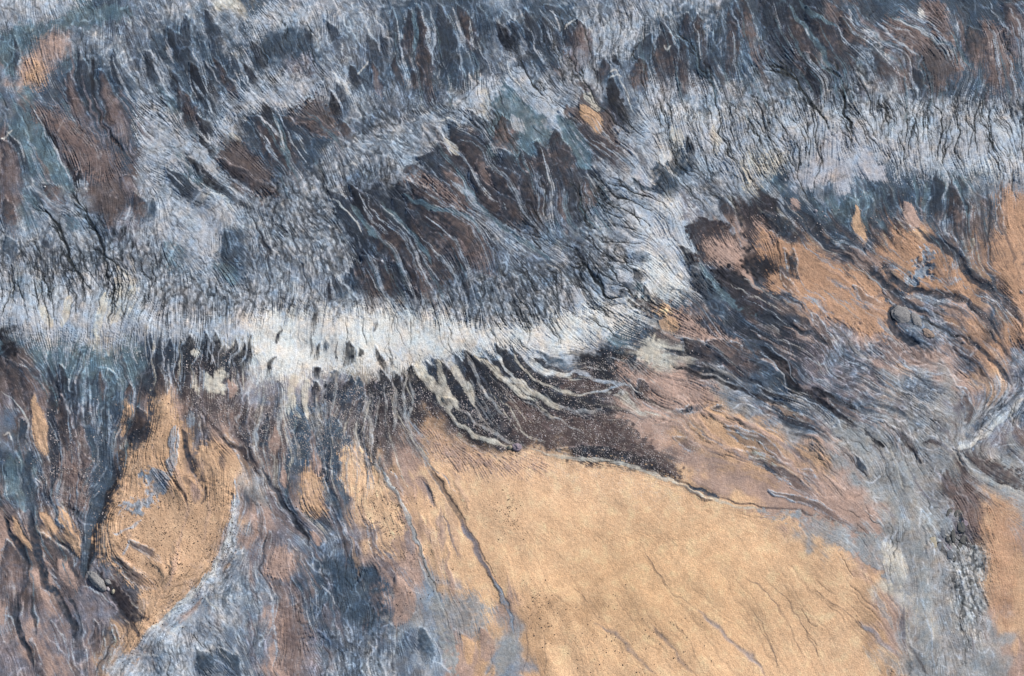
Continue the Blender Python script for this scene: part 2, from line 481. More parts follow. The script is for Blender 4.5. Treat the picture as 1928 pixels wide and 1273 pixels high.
S d1 16 1490,385 1532,420 1552,455 1610,489 1651,522 1677,543 1713,574 1752,597
S n1 2 1462,359 1506,411 1545,460 1584,481
S n1 3 1552,434 1597,476 1635,507
S d1 13 1620,465 1661,501 1698,535 1752,548 1804,561 1843,587 1885,635
T p1 10 1630,470 1645,485 1660,505
S d1 16 1721,429 1765,457 1804,489 1833,527 1869,545 1903,575 1924,615
S s1 6 1850,500 1880,545 1905,580
S d1 12 1687,569 1677,590 1687,626 1734,652
S k1 5 1713,569 1739,595 1773,618 1843,652
S d1 6 1428,540 1444,551 1485,564 1518,586
S b1 12 1469,496 1482,512 1506,526
T k1 12 1478,470 1488,490 1497,515
T d1 16 1492,470 1494,490 1492,508
S d1 10 1428,597 1475,612 1519,626 1560,650
S d1 8 1440,580 1470,600 1500,620
S n2 4 1615,507 1640,522 1660,542
S d1 5 1500,400 1530,440 1560,470
T d1 30 1440,395 1465,420 1500,445
T G3 8 1560,520 1580,540 1600,545
T G3 10 1600,560 1620,575 1640,580
T G3 8 1510,560 1540,570 1570,590
T G3 12 1700,560 1740,562 1790,570
T G3 10 1650,600 1665,615 1680,630
# left gullies
P k1 6 0,626 10,617 26,620 34,650 28,672 0,668
T b1 50 14,680 40,720 60,780
T r1 40 40,690 66,740 86,800
T o0 28 66,745 78,811 87,860
S W1 2 4,740 29,757 49,788 54,811 52,852
S W1 2 4,817 16,813 24,832
T s1 16 43,788 46,810 48,840
T g1 16 10,760 20,790 30,810
S s1 18 52,848 52,915 62,965
S t1 22 18,850 29,915 50,965
S d1 18 91,690 104,734 99,786 104,863 99,925
T k1 16 113,684 118,710 123,738
T m1 26 113,745 122,799 128,845
P r1 4 112,862 126,850 142,875 156,905 167,950 150,962 130,930 115,900
T r1 16 155,848 162,870 166,895
P o0 3 240,755 250,775 246,795 232,818 228,795
T b1 12 186,692 191,715 193,742
T b1 12 243,716 243,730 245,750
T o0 8 228,845 230,852 234,860
T m1 40 262,770 268,800 255,825
S d1 30 283,700 293,773 283,811 249,840 222,900 200,955 178,1010 158,1090
S s1 30 156,786 185,850 190,915 178,965 163,1050 157,1088
S k1 8 232,865 212,910 196,950 176,1010 164,1080
P o0 5 298,735 318,735 330,770 345,800 350,830 330,848 320,880 300,866 285,840 293,800
P o0 3 250,845 282,842 305,872 335,892 362,900 380,925 400,905 430,915 440,950 442,1000 434,1040 405,1085 370,1120 330,1155 292,1180 255,1235 240,1245 235,1200 262,1165 270,1130 240,1090 205,1060 185,1040 187,1000 202,960 226,910 240,870
P G3 4 270,895 300,882 325,905 305,925 292,945 265,958 238,968 232,955 260,940 280,925
S G3 14 332,798 326,837 324,895
S L3 4 340,800 336,850 332,880
S d1 12 347,808 355,858 371,889 388,928 378,954
S m1 6 329,905 350,936 353,954
S b1 8 344,900 362,915 368,950
P o0 4 373,850 392,838 412,838 422,876 437,907 430,950 395,940 385,905 375,880
T p1 14 360,905 366,925 372,945
S b1 5 345,718 368,754 378,800
T G1 14 360,772 362,790 358,810
S m1 7 376,773 397,799 430,835 454,850 492,897
S m1 6 440,800 460,840 485,880
S L1 4 441,900 446,928 440,954 446,990
T d1 14 283,628 284,655 286,690
T d1 14 303,632 300,665 296,710
T d1 18 320,635 322,670 318,705
T k1 14 341,635 340,675 336,715
T k1 32 360,628 356,660 352,700
T k1 20 385,625 392,655 395,695
T k1 22 407,625 406,655 402,695
T d1 24 425,655 420,680 418,712
T k1 14 444,638 440,665 432,692
T k1 18 462,645 456,675 450,712
T k1 12 475,632 470,660 466,695
T m1 24 300,690 305,715 300,745
T m1 30 350,700 352,730 360,760
S L1 2.5 277,630 282,660 290,688
S L1 2.5 296,630 290,660 280,690
S L1 2.5 312,632 308,665 312,700
S L1 2.5 338,632 336,660 328,690 338,730
S L1 2.5 372,628 378,655 366,690
S L1 2.5 395,628 396,660 408,690
S L1 2.5 430,640 414,670 412,695
S L1 2.5 452,640 446,665 430,695
S L1 2.5 470,625 464,660 456,690
P C1 4 384,703 405,708 420,697 422,734 405,745 388,734
T C1 10 364,702 370,725 374,750
T C1 14 358,665 368,668 378,658
T p1 16 430,715 438,735 436,752
# central lobes
T k1 9 600,641 598,655 598,673
T k1 20 661,640 660,662 655,680
T k1 6 634,644 633,660 633,681
T k1 7 677,652 678,662 677,674
T k1 14 705,650 714,670 725,692
T k1 5 731,667 735,677 740,689
T k1 5 588,632 586,648 584,668
T s1 8 612,636 613,648 613,664
T k1 10 521,673 512,688 505,704
T k1 12 593,690 596,698 600,708
T s1 16 624,695 630,704 630,716
T k1 16 588,716 592,724 593,738
P d1 4 615,727 635,724 650,727 648,762 625,758 615,745
T d1 24 662,706 656,735 650,770
T s1 20 678,712 674,728 666,748
T d1 10 683,740 680,760 676,775
T k1 18 704,712 702,728 697,748
T k1 18 713,692 720,715 722,745
T k1 15 730,712 733,728 736,750
T k1 16 744,698 749,720 752,750
T k1 12 757,702 760,715 762,730
T k1 30 774,686 780,710 782,740
T k1 24 782,688 800,720 818,747
T d1 18 803,679 812,695 824,716
T k1 38 820,675 843,716 873,758
T d1 24 855,666 862,688 873,712
T k1 50 877,660 902,718 930,762 962,802
T k1 44 888,670 934,706 978,733
T k1 36 934,647 958,685 985,716
T k1 50 838,750 880,800 955,836
T m1 50 900,740 950,790 985,825
S C1 20 780,678 807,716 838,752 850,780
S C1 8 845,765 860,795 895,822 920,830 960,845
S C1 12 823,678 833,718 851,756 868,775
S n1 5 860,765 885,788 925,815 965,838
S C1 14 842,680 868,712 884,738 893,768
S n1 5 890,758 921,806 967,837
S n1 5 878,664 892,700 905,729 925,760 950,785
S C1 8 889,668 926,692 955,721 985,742 1010,756
S W1 5 924,655 947,690 963,712 985,726
S L1 4 832,670 845,690 850,700
S L1 3 905,655 918,675 930,690
S n1 5 770,705 776,740 778,765 768,791 781,837 812,895 843,941
S n1 4 763,700 760,760 768,791
S b1 8 784,835 815,893 845,938 870,985 895,1030 925,1085 950,1125 966,1165 971,1202
S m1 3 790,838 825,900 865,965 900,1025 935,1085
S u1 12 868,980 895,1030 925,1088
S j1 8 705,868 732,905 760,957 780,1005 800,1060 828,1140 850,1195 858,1265
S W1 2.5 712,875 736,908 762,955 778,990
S W1 2.5 786,1050 796,1075 812,1110
S k1 2 762,950 788,1020 800,1065 822,1110 840,1160 858,1210
S d1 9 672,790 685,845 708,878
S k1 7 708,815 706,840 707,872
S n1 6 684,740 695,791 698,847
S n1 5 714,745 708,780 703,812
S n1 7 741,718 744,770 742,812
S n1 5 757,724 760,760 766,793
S n1 5 501,718 496,775 485,812 490,863 511,915 544,962
S n1 6 527,706 529,786 511,878
S C1 14 555,700 550,740 545,780
S C1 12 575,705 572,745 578,790
S t1 7 553,775 558,850 542,889 540,950
S n1 6 594,745 602,837 612,880
S d1 9 494,880 520,925 550,972 580,1012
T s1 40 571,780 564,850 556,925
T s1 56 622,785 630,830 636,870
T s1 30 608,880 632,915 650,970
T d1 20 505,780 498,820 500,860
P o0 5 574,888 590,886 604,918 608,962 575,962 570,920
T p1 16 519,806 520,830 515,860
T p1 14 592,845 596,870 600,895
T p1 14 532,880 536,900 538,920
P y0 3 652,845 672,842 687,863 712,893 730,925 745,960 760,1000 740,1010 715,990 690,970 668,940 650,900
# lobes to the right
T k1 28 963,652 991,697 1038,729 1095,741
T k1 20 997,674 1033,695 1058,709
T s1 14 1010,659 1038,679 1080,692
P k1 5 1085,662 1120,664 1160,660 1204,676 1170,690 1160,715 1120,710 1095,692
P q1 5 1050,712 1090,708 1130,722 1160,728 1130,738 1090,738 1060,730
T k1 26 1022,740 1077,760 1145,767
P q1 5 985,765 1020,785 1070,790 1130,785 1180,800 1220,830 1260,870 1290,900 1240,890 1180,862 1100,855 1040,845 990,828
P q1 5 960,745 1000,770 1050,790 1000,830 970,830
T k1 30 1050,848 1130,855 1220,878
S C1 5 964,658 981,692 1017,721 1069,742 1121,739 1160,727
S W1 9 992,665 1012,692 1046,708 1080,704
S L1 6 1070,705 1090,700 1121,716 1158,722 1180,726
S L1 3 1092,742 1135,736 1170,722
S C1 12 958,714 994,734 1038,760 1065,770
S n1 6 1050,765 1090,775 1140,775
S n1 3 976,747 1012,770 1064,799 1100,818
P C1 4 1204,645 1240,640 1250,669 1271,690 1240,702 1212,690 1206,671
S C1 4 1182,660 1210,665 1230,672
P p1 5 1163,694 1200,690 1235,698 1270,700 1310,715 1350,735 1335,758 1280,762 1230,756 1205,735 1178,714
T m1 22 1203,716 1208,728 1214,744
T p1 22 1218,722 1240,730 1262,745
S k1 5 1191,734 1219,752 1258,768
T d1 12 1274,770 1295,772 1320,765
T d1 9 1340,767 1354,768 1366,772
S W1 3 1180,720 1195,735 1215,740
S k1 7 1219,879 1271,902 1323,922 1349,935
S s1 8 1300,912 1330,926 1355,938
S m1 4 1349,934 1401,948 1430,955 1470,957 1519,965 1545,972
S b1 6 1549,973 1575,982 1597,992 1632,1012
P y0 3 970,852 1025,858 1077,869 1142,872 1193,885 1245,903 1292,921 1336,942 1401,962 1440,975 1420,1010 1200,1020 960,1000 880,900 830,860 900,870
P p0 16 800,815 880,850 960,872 1020,868 1000,885 900,885 830,862
S C0 6 981,838 1025,853 1077,863 1142,866 1193,879 1245,897 1292,916 1336,937 1401,956 1460,966
S b1 3 1331,850 1375,861 1414,874
S d1 11 1250,656 1297,669 1349,682 1388,703 1440,734
S k1 8 1265,688 1323,708 1375,726 1440,749 1480,765
S d1 8 1290,690 1340,700 1390,722
S n2 3 1240,660 1297,676 1349,695 1400,718
T b1 40 1330,640 1365,665 1395,690
T m1 36 1285,640 1310,660 1340,670
S k1 15 1428,654 1475,690 1488,716 1506,739 1537,752 1568,775 1612,801
S k1 11 1527,736 1571,749 1616,776
S k1 8 1623,809 1641,827 1666,841
S L1 2 1428,664 1469,695 1485,734 1519,751 1560,780
S L1 1.5 1440,650 1478,682 1495,720
S d1 12 1454,760 1475,780 1501,796 1554,814
T b1 9 1496,780 1520,790 1552,810
T b1 12 1562,752 1580,765 1606,785
T k1 10 1426,732 1460,745 1497,750
P j1 5 1568,803 1615,806 1641,832 1620,855 1584,837
T d1 12 1608,854 1618,870 1630,892
S k1 3 1599,856 1615,880 1634,899
T d1 10 1686,730 1708,745 1732,767
T m1 14 1660,794 1695,820 1722,850
S m1 6 1710,840 1725,855 1738,868
T m1 8 1737,834 1755,835 1775,838
P b1 5 1805,847 1840,860 1880,872 1928,895 1928,925 1880,910 1845,890 1815,865
S m1 7 1808,850 1840,888 1880,908 1928,924
S n1 10 1773,828 1807,856 1833,892 1869,912 1935,932
P n1 5 1850,905 1890,918 1935,930 1935,960 1890,935
P r1 14 1800,905 1840,930 1850,980 1840,1020 1815,990 1795,940
P g3 10 1815,825 1850,785 1880,765 1900,755 1935,730 1935,800 1900,778 1875,790 1850,815 1832,838
S W2 3 1888,768 1908,791 1926,808
S L3 13 1935,742 1890,775 1850,812 1800,848
S W2 9 1935,748 1890,785 1850,820 1800,850
S j1 22 1700,860 1720,960 1735,1060 1740,1160 1745,1270
S j0 16 1790,845 1840,890 1880,915 1935,945
S W2 2 1830,835 1860,800 1890,775
S k1 2 1855,800 1870,812
S k1 2 1900,760 1912,780
S d1 8 1817,628 1856,666 1884,695 1905,730
S d1 6 1862,626 1895,661 1912,678
S m1 5 1797,650 1830,677 1855,710
T n3 40 1700,745 1740,780 1780,800
S d1 5 1690,690 1730,710 1760,730
S k1 2 1700,820 1730,870 1745,900
S L2 3 1735,700 1760,704 1785,700
S L2 3 1590,680 1620,690 1640,700
S L2 3 1520,675 1540,690 1560,680
# bottom left
S d1 14 6,970 31,1021 47,1052 44,1099 29,1145 39,1189 66,1258
S d1 16 58,960 67,1021 78,1067 86,1099 111,1122 130,1163 147,1205
S d1 7 76,988 109,1016 150,1051
S d1 8 115,946 140,960 157,979
T o0 16 25,972 44,1013 60,1036
T r1 46 14,1018 23,1073 20,1120
T o0 24 77,967 92,985 107,1006
T o0 26 111,954 135,1003 149,1048
T b1 40 76,1005 112,1055 142,1116
T p1 26 108,1050 125,1080 140,1110
S d1 7 174,1065 202,1104 220,1137 246,1166 275,1163
P m1 4 187,1076 220,1099 241,1125 259,1140 272,1162 246,1163 220,1135 197,1104
S m1 8 246,1169 262,1200
T b1 20 215,1050 245,1078 275,1098
T b1 12 240,1020 265,1030 295,1050
P u1 4 153,1104 182,1109 213,1145 197,1180 166,1163 148,1130
S L1 3 153,1106 172,1104 190,1118 212,1143
S L2 5 213,1003 246,995 264,975
S L2 4 245,1020 240,1032 232,1046
S L1 3 165,1078 175,1083 182,1092
T b1 14 178,1168 180,1190 178,1222
S k1 3 176,1270 192,1239 216,1208
S d1 6 56,1120 62,1160 66,1200
S d1 5 130,1120 148,1160 152,1200
S L1 3 5,1160 20,1158 28,1180
S L1 4 60,1135 66,1145 70,1180
T s1 30 372,1222 382,1240 390,1262
T s1 28 412,1220 430,1240 445,1265
S k1 2 293,1230 300,1250 306,1266
S k1 2 320,1215 330,1240 335,1260
S L1 3 438,1212 448,1235 455,1262
S k1 2 384,1156 400,1175 418,1200 440,1225
S W2 5 300,1180 320,1190 345,1180
S W2 5 240,1240 270,1230 300,1235
S W2 4 380,1120 400,1140 420,1150
S L3 24 445,925 436,1000 402,1082 340,1150 272,1212 228,1262
S W3 8 442,940 430,1010 396,1080 332,1145 262,1205
# bottom middle
S k1 4 534,943 550,972 578,1006 581,1028
T p1 14 583,1000 592,1012 606,1028
S d1 4 500,1000 494,1047 487,1073 506,1101
P p1 4 506,1047 532,1034 552,1055 540,1082 511,1093 498,1073
S L1 4 485,1100 505,1120 514,1150 519,1190 516,1250
S L1 3 604,1099 618,1118 637,1145
S L1 3 672,1078 684,1105 690,1140 700,1180
P r1 6 527,1137 560,1140 576,1176 573,1228 566,1270 542,1270 524,1241 524,1189
P s2 20 648,1093 687,1073 724,1088 731,1125 732,1163 713,1200 665,1163
P s1 8 600,1060 640,1050 680,1080 650,1100
T p1 40 745,1090 762,1130 745,1180
P j1 4 812,1119 833,1137 840,1176 855,1215 862,1268 845,1268 832,1220 820,1170
P n1 20 856,1125 895,1119 921,1150 912,1190 869,1195 850,1163
T o0 26 870,1190 880,1210 885,1250
T p1 30 905,1180 915,1210 920,1245
T j0 34 964,1188 956,1223 938,1270
S G1 8 925,1085 948,1125 962,1160 968,1195
S d1 2 930,1088 955,1130 970,1180
T s1 26 790,1180 800,1210 806,1240
S u1 7 1119,1174 1162,1195 1188,1223 1214,1254 1235,1270
S u1 7 1225,1177 1258,1213 1286,1251 1300,1270
S b1 1.5 1258,1163 1284,1189 1307,1228 1325,1268
S b1 2 1209,1026 1240,1080 1271,1119 1310,1145
S i1 8 1312,1146 1344,1174 1375,1205 1416,1239 1442,1270
S b1 1.5 1401,1083 1440,1112 1462,1137 1485,1180
S b1 1.5 1411,1140 1440,1182 1458,1234 1464,1270
S b1 1.5 996,1031 1015,1060 1024,1085
S b1 1.5 1080,1105 1095,1120 1108,1135
S b1 2 991,1189 992,1230 988,1270
S b1 1.5 1025,1200 1028,1240 1025,1270
S b1 2 1436,1086 1475,1119 1506,1171 1537,1223 1557,1270
S b1 2 1428,1099 1467,1143 1493,1189 1516,1250
S b1 1.5 1428,1171 1451,1215 1469,1270
S b1 2 1530,1110 1552,1125 1604,1163 1650,1204 1690,1250
S b1 1.5 1590,1088 1620,1120 1650,1150
S b1 6 1706,1213 1726,1241 1750,1270
S i1 8 1620,1170 1650,1200 1690,1235
P n1 5 1428,962 1480,964 1545,976 1612,1010 1661,1003 1700,1041 1710,1067 1715,1115 1674,1099 1648,1067 1597,1039 1558,1008 1519,984 1454,971
T C2 40 1660,1020 1685,1060 1700,1100
T n1 50 1680,1080 1710,1130 1735,1200
S L1 3 1740,1150 1750,1190 1760,1260
T k1 9 1793,998 1796,1012 1797,1024
T d1 14 1803,962 1808,978 1818,998
T k1 11 1811,1008 1816,1018 1820,1026
T k1 10 1761,1024 1770,1030 1778,1040
T k1 9 1778,1034 1790,1042 1799,1056
T k1 7 1782,1008 1786,1018 1788,1028
P W4 8 1805,1045 1855,1040 1852,1100 1842,1150 1834,1200 1824,1212 1810,1170 1806,1130
S k1 3 1812,1120 1808,1163 1817,1202 1834,1230
S W2 7 1816,1165 1822,1190 1828,1208
P e0 14 1865,960 1900,950 1915,1000 1908,1100 1895,1180 1870,1130 1862,1040
"""
# mineral colours (albedo), written as they look in flat daylight and turned to linear reflectance
K = 0.80
PAL = {'W': (226, 223, 214), 'C': (208, 200, 183), 'L': (188, 194, 200), 'G': (146, 155, 164), 'g': (110, 119, 130),
       's': (62, 75, 87), 't': (88, 106, 114), 'd': (42, 48, 57), 'k': (27, 28, 34), 'm': (49, 45, 49),
       'b': (90, 81, 79), 'r': (122, 104, 98), 'p': (180, 152, 137), 'o': (205, 168, 134), 'y': (232, 192, 154),
       'n': (160, 157, 153), 'i': (148, 144, 149), 'u': (120, 114, 118), 'q': (84, 71, 68), 'j': (160, 159, 155), 'e': (190, 150, 120),
       'v': (192, 191, 194)}
def lin(c):
    c = np.array(c, float) / 255.0
    return np.where(c <= .04045, c / 12.92, ((c + .055) / 1.055) ** 2.4) * K
LET = list(PAL); PALA = np.array([lin(PAL[k]) for k in LET])
TEX = np.array([  # crumple, streak, rills, grain
    [.00, .035, .00, .40], [.05, .26, .00, .30], [.22, .60, .12, .20], [.75, .35, .40, .15], [1.0, .45, .95, .10]])

ST = 1.45
X0, X1, Y0, Y1 = -16.0, PW + 16.0, -16.0, PH + 16.0
NX = int((X1 - X0) / ST) + 1; NY = int((Y1 - Y0) / ST) + 1
xs = X0 + ST * np.arange(NX); ys = Y0 + ST * np.arange(NY)
XX, YY = np.meshgrid(xs.astype(np.float32), ys.astype(np.float32))
rng = np.random.default_rng(11)

FX = np.fft.rfftfreq(NX, ST)[None, :]; FY = np.fft.fftfreq(NY, ST)[:, None]
FR = np.hypot(FX, FY)
def blur(a, s):
    """gaussian blur, sigma in photograph pixels"""
    return np.fft.irfft2(np.fft.rfft2(a) * np.exp(-2 * (math.pi * s * FR) ** 2), s=(NY, NX)).astype(np.float32)
def noise(lo, hi=None, beta=1.0):
    """band limited noise between wavelengths hi (long) and lo (short), unit variance"""
    hi = hi or lo * 2.5
    n = rng.standard_normal((NY, NX))
    f = FR
    env = np.where((f > 1.0 / hi) & (f < 1.0 / lo), 1.0 / np.maximum(f, 1e-6) ** beta, 0)
    z = np.fft.irfft2(np.fft.rfft2(n) * env, s=(NY, NX))
    return (z / (z.std() + 1e-9)).astype(np.float32)
def up(c):
    """smooth upsampling of a coarse map c over the raster (its cells evenly span given steps)"""
    return c
def sample(c, gx, gy):
    h, w_ = c.shape[:2]
    gx = np.clip(gx, 0, w_ - 1.001); gy = np.clip(gy, 0, h - 1.001)
    i = gx.astype(np.int32); j = gy.astype(np.int32)
    fx = gx - i; fy = gy - j
    fx = fx * fx * (3 - 2 * fx); fy = fy * fy * (3 - 2 * fy)
    if c.ndim == 3: fx = fx[..., None]; fy = fy[..., None]
    return (c[j, i] * (1 - fx) + c[j, i + 1] * fx) * (1 - fy) + (c[j + 1, i] * (1 - fx) + c[j + 1, i + 1] * fx) * fy

# ---- direction in which material has moved (angle in the picture, 90 = down)
ANG = np.array([
    [80, 80, 65, 60, 70, 78, 75, 75, 68, 58, 60],
    [65, 62, 58, 68, 62, 62, 70, 84, 85, 82, 85],
    [75, 75, 50, 68, 55, 50, 42, 45, 60, 72, 82],
    [85, 95, 95, 93, 92, 72, 25, 50, 45, 50, 65],
    [78, 97, 95, 90, 88, 58, 15, 25, 38, 42, 55],
    [82, 108, 78, 80, 75, 60, 20, 25, 42, 45, 45],
    [75, 62, 118, 80, 72, 66, 55, 55, 60, 78, 82],
    [72, 75, 65, 78, 82, 72, 60, 58, 62, 84, 88]], float)
a2 = np.stack([np.cos(np.radians(ANG)), np.sin(np.radians(ANG))], -1)
DIR = sample(a2, XX / 192.8, YY / 181.9).astype(np.float32)

# ---- read the shapes
def catmull(p, closed=False, step=7.0):
    p = np.array(p, float)
    if closed: q = np.vstack([p[-1], p, p[0], p[1]])
    else: q = np.vstack([2 * p[0] - p[1], p, 2 * p[-1] - p[-2]])
    out = []
    for i in range(1, len(q) - 2):
        n = max(2, int(np.hypot(*(q[i + 1] - q[i])) / step))
        t = np.linspace(0, 1, n, endpoint=False)[:, None]
        out.append(.5 * (2 * q[i] + (q[i + 1] - q[i - 1]) * t + (2 * q[i - 1] - 5 * q[i] + 4 * q[i + 1] - q[i + 2]) * t ** 2
                         + (3 * q[i] - q[i - 1] - 3 * q[i + 1] + q[i + 2]) * t ** 3))
    if not closed: out.append(q[-2][None])
    return np.vstack(out)
shapes = []
def branches(pts, wd, depth):
    """side rills that join a dark rill, each leaning back towards its head"""
    P = catmull(pts, step=4)
    L = len(P)
    shapes.append(('B', 'K', wd, P, pts))
    if depth == 0: return
    n = int(L * 4 / (13 if depth == 2 else 12))
    for _ in range(n):
        i = int(rng.uniform(.02, .8) * (L - 1))
        if rng.random() < .5: i = int(i * .6)
        d = P[min(i + 1, L - 1)] - P[max(i - 1, 0)]; a = math.atan2(-d[1], -d[0])
        s = rng.choice([-1, 1]); ln = rng.uniform(10, 34) * (1 if depth == 2 else .55)
        a0 = a + s * rng.uniform(.3, .75); q = [P[i]]; c = P[i].copy()
        for k in range(4):
            aa = a0 - s * .13 * k + rng.normal(0, .22)
            c = c + ln / 4 * np.array([math.cos(aa), math.sin(aa)]); q.append(c.copy())
        branches(q[::-1], wd * rng.uniform(.35, .6), depth - 1)
for ln in SHAPES.strip().splitlines():
    t = ln.split()
    if ln.startswith('# upper left'): NPRE = len(shapes)
    if not t or t[0] == '#': continue
    k = t[0]
    off = 2 if k == 'B' else 3
    pts = [tuple(float(v) for v in s.split(',')) for s in t[off:]]
    if k == 'B': branches(np.array(pts), float(t[1]), 2)
    else: shapes.append((k, t[1], float(t[2]), catmull(pts, k == 'P'), pts))

AUTO = []
# directions follow the drawn tongues and streams
cw, ch = 250, 168
vx = np.zeros((ch, cw)); vy = np.zeros((ch, cw)); vn = np.zeros((ch, cw))
for k, c, wd, P, _ in shapes:
    if k == 'P': continue
    d = np.diff(P, axis=0); m = (P[1:] + P[:-1]) / 2
    d[d[:, 1] < 0] *= -1 if k != 'S' else 1
    L = np.hypot(d[:, 0], d[:, 1]) + 1e-6
    sg = np.where(d[:, 1] < -0.3 * L, -1, 1)
    wt = L * min(3.0, .5 + wd * .1)
    i = np.clip((m[:, 0] / 7.8).astype(int), 0, cw - 1); j = np.clip((m[:, 1] / 7.7).astype(int), 0, ch - 1)
    np.add.at(vx, (j, i), sg * d[:, 0] / L * wt); np.add.at(vy, (j, i), sg * d[:, 1] / L * wt); np.add.at(vn, (j, i), wt)
g = np.exp(-(np.arange(-9, 10) / 2.8) ** 2 / 2)
def cblur(a):
    a = np.apply_along_axis(lambda r: np.convolve(r, g, 'same'), 0, a)
    return np.apply_along_axis(lambda r: np.convolve(r, g, 'same'), 1, a)
vx, vy = cblur(vx), cblur(vy)
V = sample(np.stack([vx, vy], -1), XX / 7.8, YY / 7.7)
DIR = DIR * 22 + V
wob = np.radians(9) * noise(60, 300)
DIR /= np.hypot(DIR[..., 0], DIR[..., 1])[..., None] + 1e-6
ca, sa = np.cos(wob), np.sin(wob)
DIR = np.stack([DIR[..., 0] * ca - DIR[..., 1] * sa, DIR[..., 0] * sa + DIR[..., 1] * ca], -1).astype(np.float32)

def trace(x, y, ln, wob_):
    q = [(x, y)]; a_ = 0
    for _ in range(int(ln / 6)):
        i = int(np.clip((x - X0) / ST, 0, NX - 1)); j = int(np.clip((y - Y0) / ST, 0, NY - 1)); d = DIR[j, i]
        a_ = .7 * a_ + rng.normal(0, wob_); c_, s_ = math.cos(a_), math.sin(a_)
        x += 6 * (d[0] * c_ - d[1] * s_); y += 6 * (d[0] * s_ + d[1] * c_); q.append((x, y))
    return np.array(q)
BANDS = [(1230, 1928, 180, 290, 130, 40, 110, 1.5), (0, 960, 0, 300, 150, 25, 70, 1.0), (960, 1928, 0, 200, 110, 25, 70, 1.0), (240, 700, 300, 560, 60, 30, 80, 1.0), (700, 1100, 420, 600, 60, 25, 60, 1.1), (1180, 1450, 200, 380, 40, 30, 80, 1.2), (1380, 1900, 580, 860, 70, 25, 70, 1.0), (1500, 1850, 800, 1250, 30, 25, 70, 1.0), (220, 720, 1000, 1273, 60, 25, 70, 1.0), (0, 300, 445, 560, 40, 40, 90, 1.8), (960, 1200, 330, 600, 60, 30, 80, 1.7),
         (640, 1060, 570, 640, 30, 25, 60, 1.2), (300, 640, 420, 570, 26, 30, 90, 1.3), (960, 1250, 20, 220, 40, 30, 80, 1.5),
         (240, 480, 1170, 1250, 20, 25, 60, 1.3), (860, 1000, 160, 260, 20, 30, 70, 1.4), (1860, 1928, 745, 790, 8, 25, 40, 1.5),
         (1230, 1420, 280, 350, 14, 30, 70, 1.4), (480, 640, 20, 90, 16, 25, 60, 1.4)]
ZONES = [(1460, 1680, 450, 620, 30, 30, 90, 6, 20, 'pboe'), (1690, 1830, 440, 580, 20, 30, 80, 5, 16, 'pboe'), (1870, 1928, 370, 640, 24, 40, 110, 6, 18, 'ebe'),
    (200, 440, 840, 1150, 36, 30, 80, 5, 18, 'pypb'), (660, 860, 850, 1100, 26, 60, 140, 5, 16, 'ppuo'), (1180, 1560, 730, 930, 40, 50, 160, 6, 20, 'oppb'),
    (0, 260, 650, 1080, 60, 90, 230, 5, 13, 'dsdtk'), (1660, 1830, 830, 1200, 20, 50, 120, 4, 10, 'CjuL'),  # x0 x1 y0 y1 count, length, width, minerals: streaks of sediment dragged downslope
    (470, 720, 700, 900, 70, 60, 170, 5, 15, 'nnsmbpdCp'), (270, 480, 690, 830, 34, 50, 120, 5, 14, 'mbpdup'),
    (0, 270, 640, 900, 60, 70, 200, 5, 16, 'tssdbrg'), (0, 250, 880, 1230, 50, 60, 170, 6, 18, 'drbspub'),
    (380, 640, 1090, 1260, 40, 50, 120, 5, 16, 'GgusrL'), (430, 720, 900, 1100, 40, 50, 130, 5, 15, 'usgbp'),
    (1360, 1700, 600, 830, 60, 50, 150, 4, 12, 'ddbgpuns'), (1440, 1900, 590, 790, 60, 30, 90, 4, 13, 'pguGob'),
    (1620, 1830, 800, 1230, 60, 50, 150, 5, 15, 'jnnjujC'), (1480, 1900, 320, 460, 50, 50, 130, 5, 14, 'tssdbm'),
    (1260, 1420, 470, 640, 24, 50, 140, 5, 14, 'dsmsb'), (780, 1170, 220, 420, 50, 40, 120, 4, 12, 'dmstbGk'),
    (640, 930, 360, 540, 16, 60, 140, 4, 10, 'dmsk'), (300, 480, 60, 250, 26, 30, 80, 5, 14, 'dskL'),
    (700, 930, 0, 150, 26, 50, 110, 4, 12, 'dmstG'), (940, 1130, 10, 140, 20, 40, 90, 4, 12, 'dsLG'),
    (1200, 1600, 0, 150, 44, 50, 120, 5, 14, 'dmstLb'), (1600, 1928, 0, 150, 36, 50, 120, 5, 15, 'rbstbG'),
    (0, 150, 40, 380, 30, 60, 140, 5, 16, 'tssrGL'), (960, 1200, 640, 790, 20, 60, 160, 4, 10, 'kmCdn'),
    (1100, 1420, 620, 760, 30, 60, 150, 4, 10, 'dmbCs'), (1240, 1560, 280, 400, 24, 40, 110, 5, 12, 'LGtC'),
    (240, 640, 300, 560, 50, 40, 130, 4, 12, 'LGGgL'), (1000, 1240, 330, 600, 40, 40, 120, 4, 11, 'LGgW'),
    (0, 300, 430, 620, 40, 40, 110, 4, 12, 'LGgC'), (1810, 1928, 740, 840, 16, 30, 90, 4, 10, 'LWgb'),
    (500, 1060, 545, 690, 40, 30, 90, 4, 10, 'WCLW'), (1700, 1900, 420, 600, 20, 40, 110, 5, 12, 'dopb'), (1470, 1690, 520, 640, 46, 14, 34, 4, 9, 'GGgd'),
    (1740, 1900, 330, 440, 26, 50, 100, 5, 12, 'ttdmbG'), (0, 1928, 0, 30, 50, 30, 70, 4, 10, 'LGsd')]
front = []
for zx0, zx1, zy0, zy1, n_, l0, l1, w0, w1, lets in ZONES:
    for _ in range(n_):
        x = rng.uniform(zx0, zx1); y = rng.uniform(zy0, zy1)
        P_ = catmull(trace(x, y, rng.uniform(l0, l1), .05), step=6)
        if len(P_) > 5: front.append(('T', lets[rng.integers(len(lets))] + '2', rng.uniform(w0, w1), P_, 'auto'))
